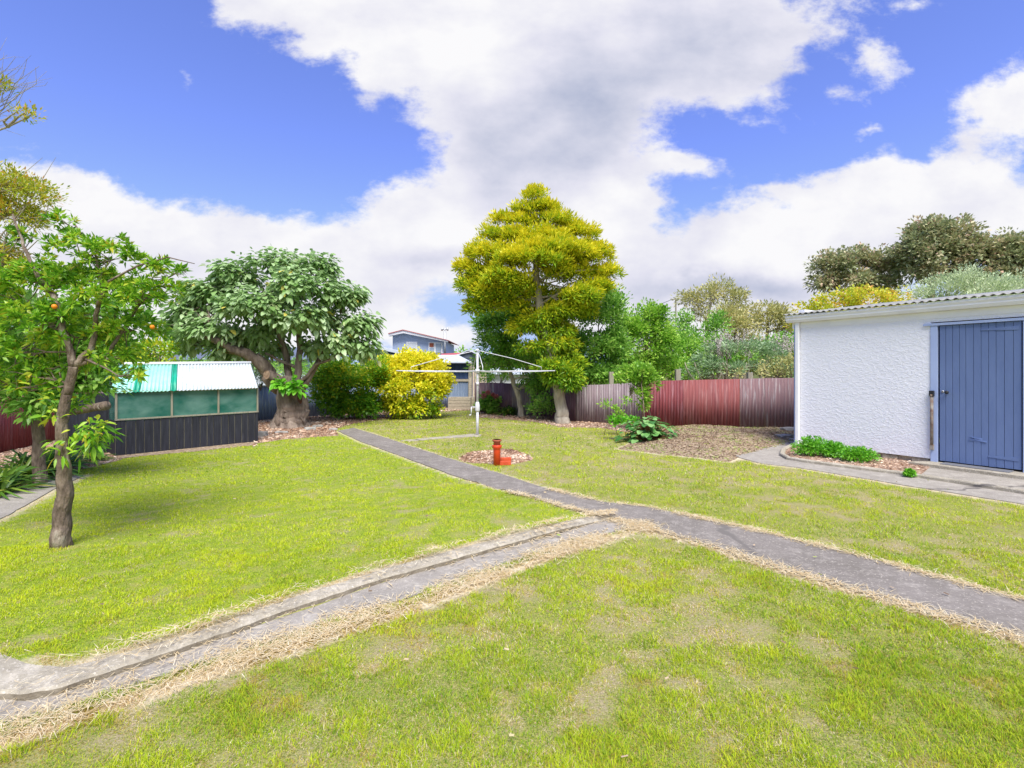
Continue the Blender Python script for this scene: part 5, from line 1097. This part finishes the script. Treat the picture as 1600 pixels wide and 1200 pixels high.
rh = empty('red_roof_house', P3(715, HY + F * EYE / 31, 31), 'low house with a red iron roof and a grey gable beyond the garage', 'house')
wpoly(rh, 'wall', [(690, 612), (760, 612), (760, 556), (690, 556)], 31.5, 4, 'roof_dark')
def slope(t, name, p, mat, th=.05):
    mb = MB(); q = [P3(*a) for a in p]; mb.hexa([v - Vector((0, 0, th)) for v in q] + q); return mb.build(name, M[mat], t)
slope(rh, 'roof', [(686, 557.5, 30.5), (722, 557.5, 30.5), (741, 550, 34), (690, 552.5, 34)], 'roof_red')
wpoly(rh, 'gable', [(712, 557), (727, 549), (733, 547.5), (748, 556), (748, 560), (712, 560)], 29.8, 1.2, 'roof_dark'); wpoly(rh, 'barge_board', [(708, 557.8), (728, 547.5), (733, 546), (750, 554), (750, 556), (733, 548), (728, 549.3), (710, 559)], 29.6, .15, 'roof_grey')
Yg = 23
ga = empty('garage', P3(700, HY + F * EYE / Yg, Yg), 'navy clad garage with pale roof and grey corrugated lower wall behind the yellow bush', 'garage')
mb = MB(); A = P3(600, 592, Yg); Bq = P3(733, 592, Yg); C_ = P3(733, 566, Yg); D_ = P3(600, 566, Yg); corrugated(mb, A, Bq, C_, D_, .22, .02); mb.build('upper_cladding', M['house_navy'], ga)
wbox(ga, 'beam', 600, 734, 592.3, 596, Yg - .06, .12, 'dirty_timber')
mb = MB(); A = P3(600, 633, Yg); Bq = P3(731.5, 633, Yg); C_ = P3(731.5, 596, Yg); D_ = P3(600, 596, Yg); corrugated(mb, A, Bq, C_, D_, .11, .012); mb.build('lower_cladding', M['iron_blue'], ga)
wbox(ga, 'corner_post', 732, 737, 564, 634, Yg - .1, .16, 'dirty_timber')
wbox(ga, 'end_wall', 600, 732.5, 566, 633, Yg + .06, 3.5, 'house_navy')
slope(ga, 'roof', [(596, 565.5, Yg - .5), (737, 565.5, Yg - .5), (716, 554.5, Yg + 4.2), (610, 554.5, Yg + 4.2)], 'roof_grey')
pk = empty('picket_fence', P3(745, HY + F * EYE / 22, 22), 'cream timber picket screen between the garage and the slim tree', 'fence')
for i, px in enumerate((738.5, 742.3, 746, 749.8, 753.5, 757.3)): wbox(pk, 'picket', px, px + 2.9, 566, 640, 22.0 + (i % 2) * .02, .03, 'cream')
wbox(pk, 'rail', 737.5, 760.5, 575, 577, 22.06, .05, 'cream')
wh = empty('white_house', P3(830, HY + F * EYE / 36, 36), 'white wall and pale roof glimpsed behind the trees left of the conifer', 'house')
wbox(wh, 'wall', 752, 870, 583, 612, 36, 4, 'white_paint'); slope(wh, 'roof', [(748, 584, 35.5), (880, 584, 35.5), (870, 574, 40), (760, 574, 40)], 'roof_grey')
gh = empty('grey_roof_house', P3(310, HY + F * EYE / 34, 34), 'house with dark grey roofs glimpsed above the greenhouse', 'house')
wpoly(gh, 'wall', [(270, 612), (480, 612), (480, 560), (270, 560)], 34.4, 5, 'roof_grey'); slope(gh, 'roof', [(262, 562, 34), (400, 562, 34), (380, 545, 38), (290, 543, 38)], 'roof_dark'); slope(gh, 'roof', [(405, 564, 33.8), (490, 560, 33.8), (475, 543, 38), (420, 543, 38)], 'roof_dark')
# service pole with a wire
po = empty('power_pole', P3(1056, HY + F * EYE / 60, 60), 'thin service pole with a wire behind the green tree', 'pole')
mb = MB(); mb.tube([P3(1056, HY + F * EYE / 60, 60), P3(1056, 466, 60)], .1, 8); mb.build('pole', M['post'], po); mb = MB(); mb.tube([P3(1048, 468, 60), P3(1060, 467, 60)], .07, 6); mb.build('crossarm', M['post'], po)
mb = MB(); mb.tube([P3(1050, 468, 60), P3(1035, 474, 55), P3(1015, 484, 50), P3(980, 500, 45)], .03, 5); mb.build('wire', M['dark'], po)
# far tree belt closing the horizon
for i, (lb, x0, w, hh, yy, mt) in enumerate((('far green trees on the horizon behind the blue house', 660, 60, 10, 80, 'green'), ('far trees low on the horizon behind the gum trees', 1150, 130, 24, 70, 'gum'), ('far green trees on the horizon behind the greenhouse', 250, 180, 22, 60, 'green'), ('far dark trees low on the horizon right of the blue house', 800, 100, 16, 75, 'green'))):
    bl = [(x0 + rng.uniform(-w, w), HY - rng.uniform(0, hh * .5), w * .3, hh) for k in range(8)]
    shrub('tree_belt', lb, 'trees', bl, yy, (.6, .3), LM[mt], .9, 40, 1.4, stem=False)
scene.render.resolution_x = 1024; scene.render.resolution_y = 768
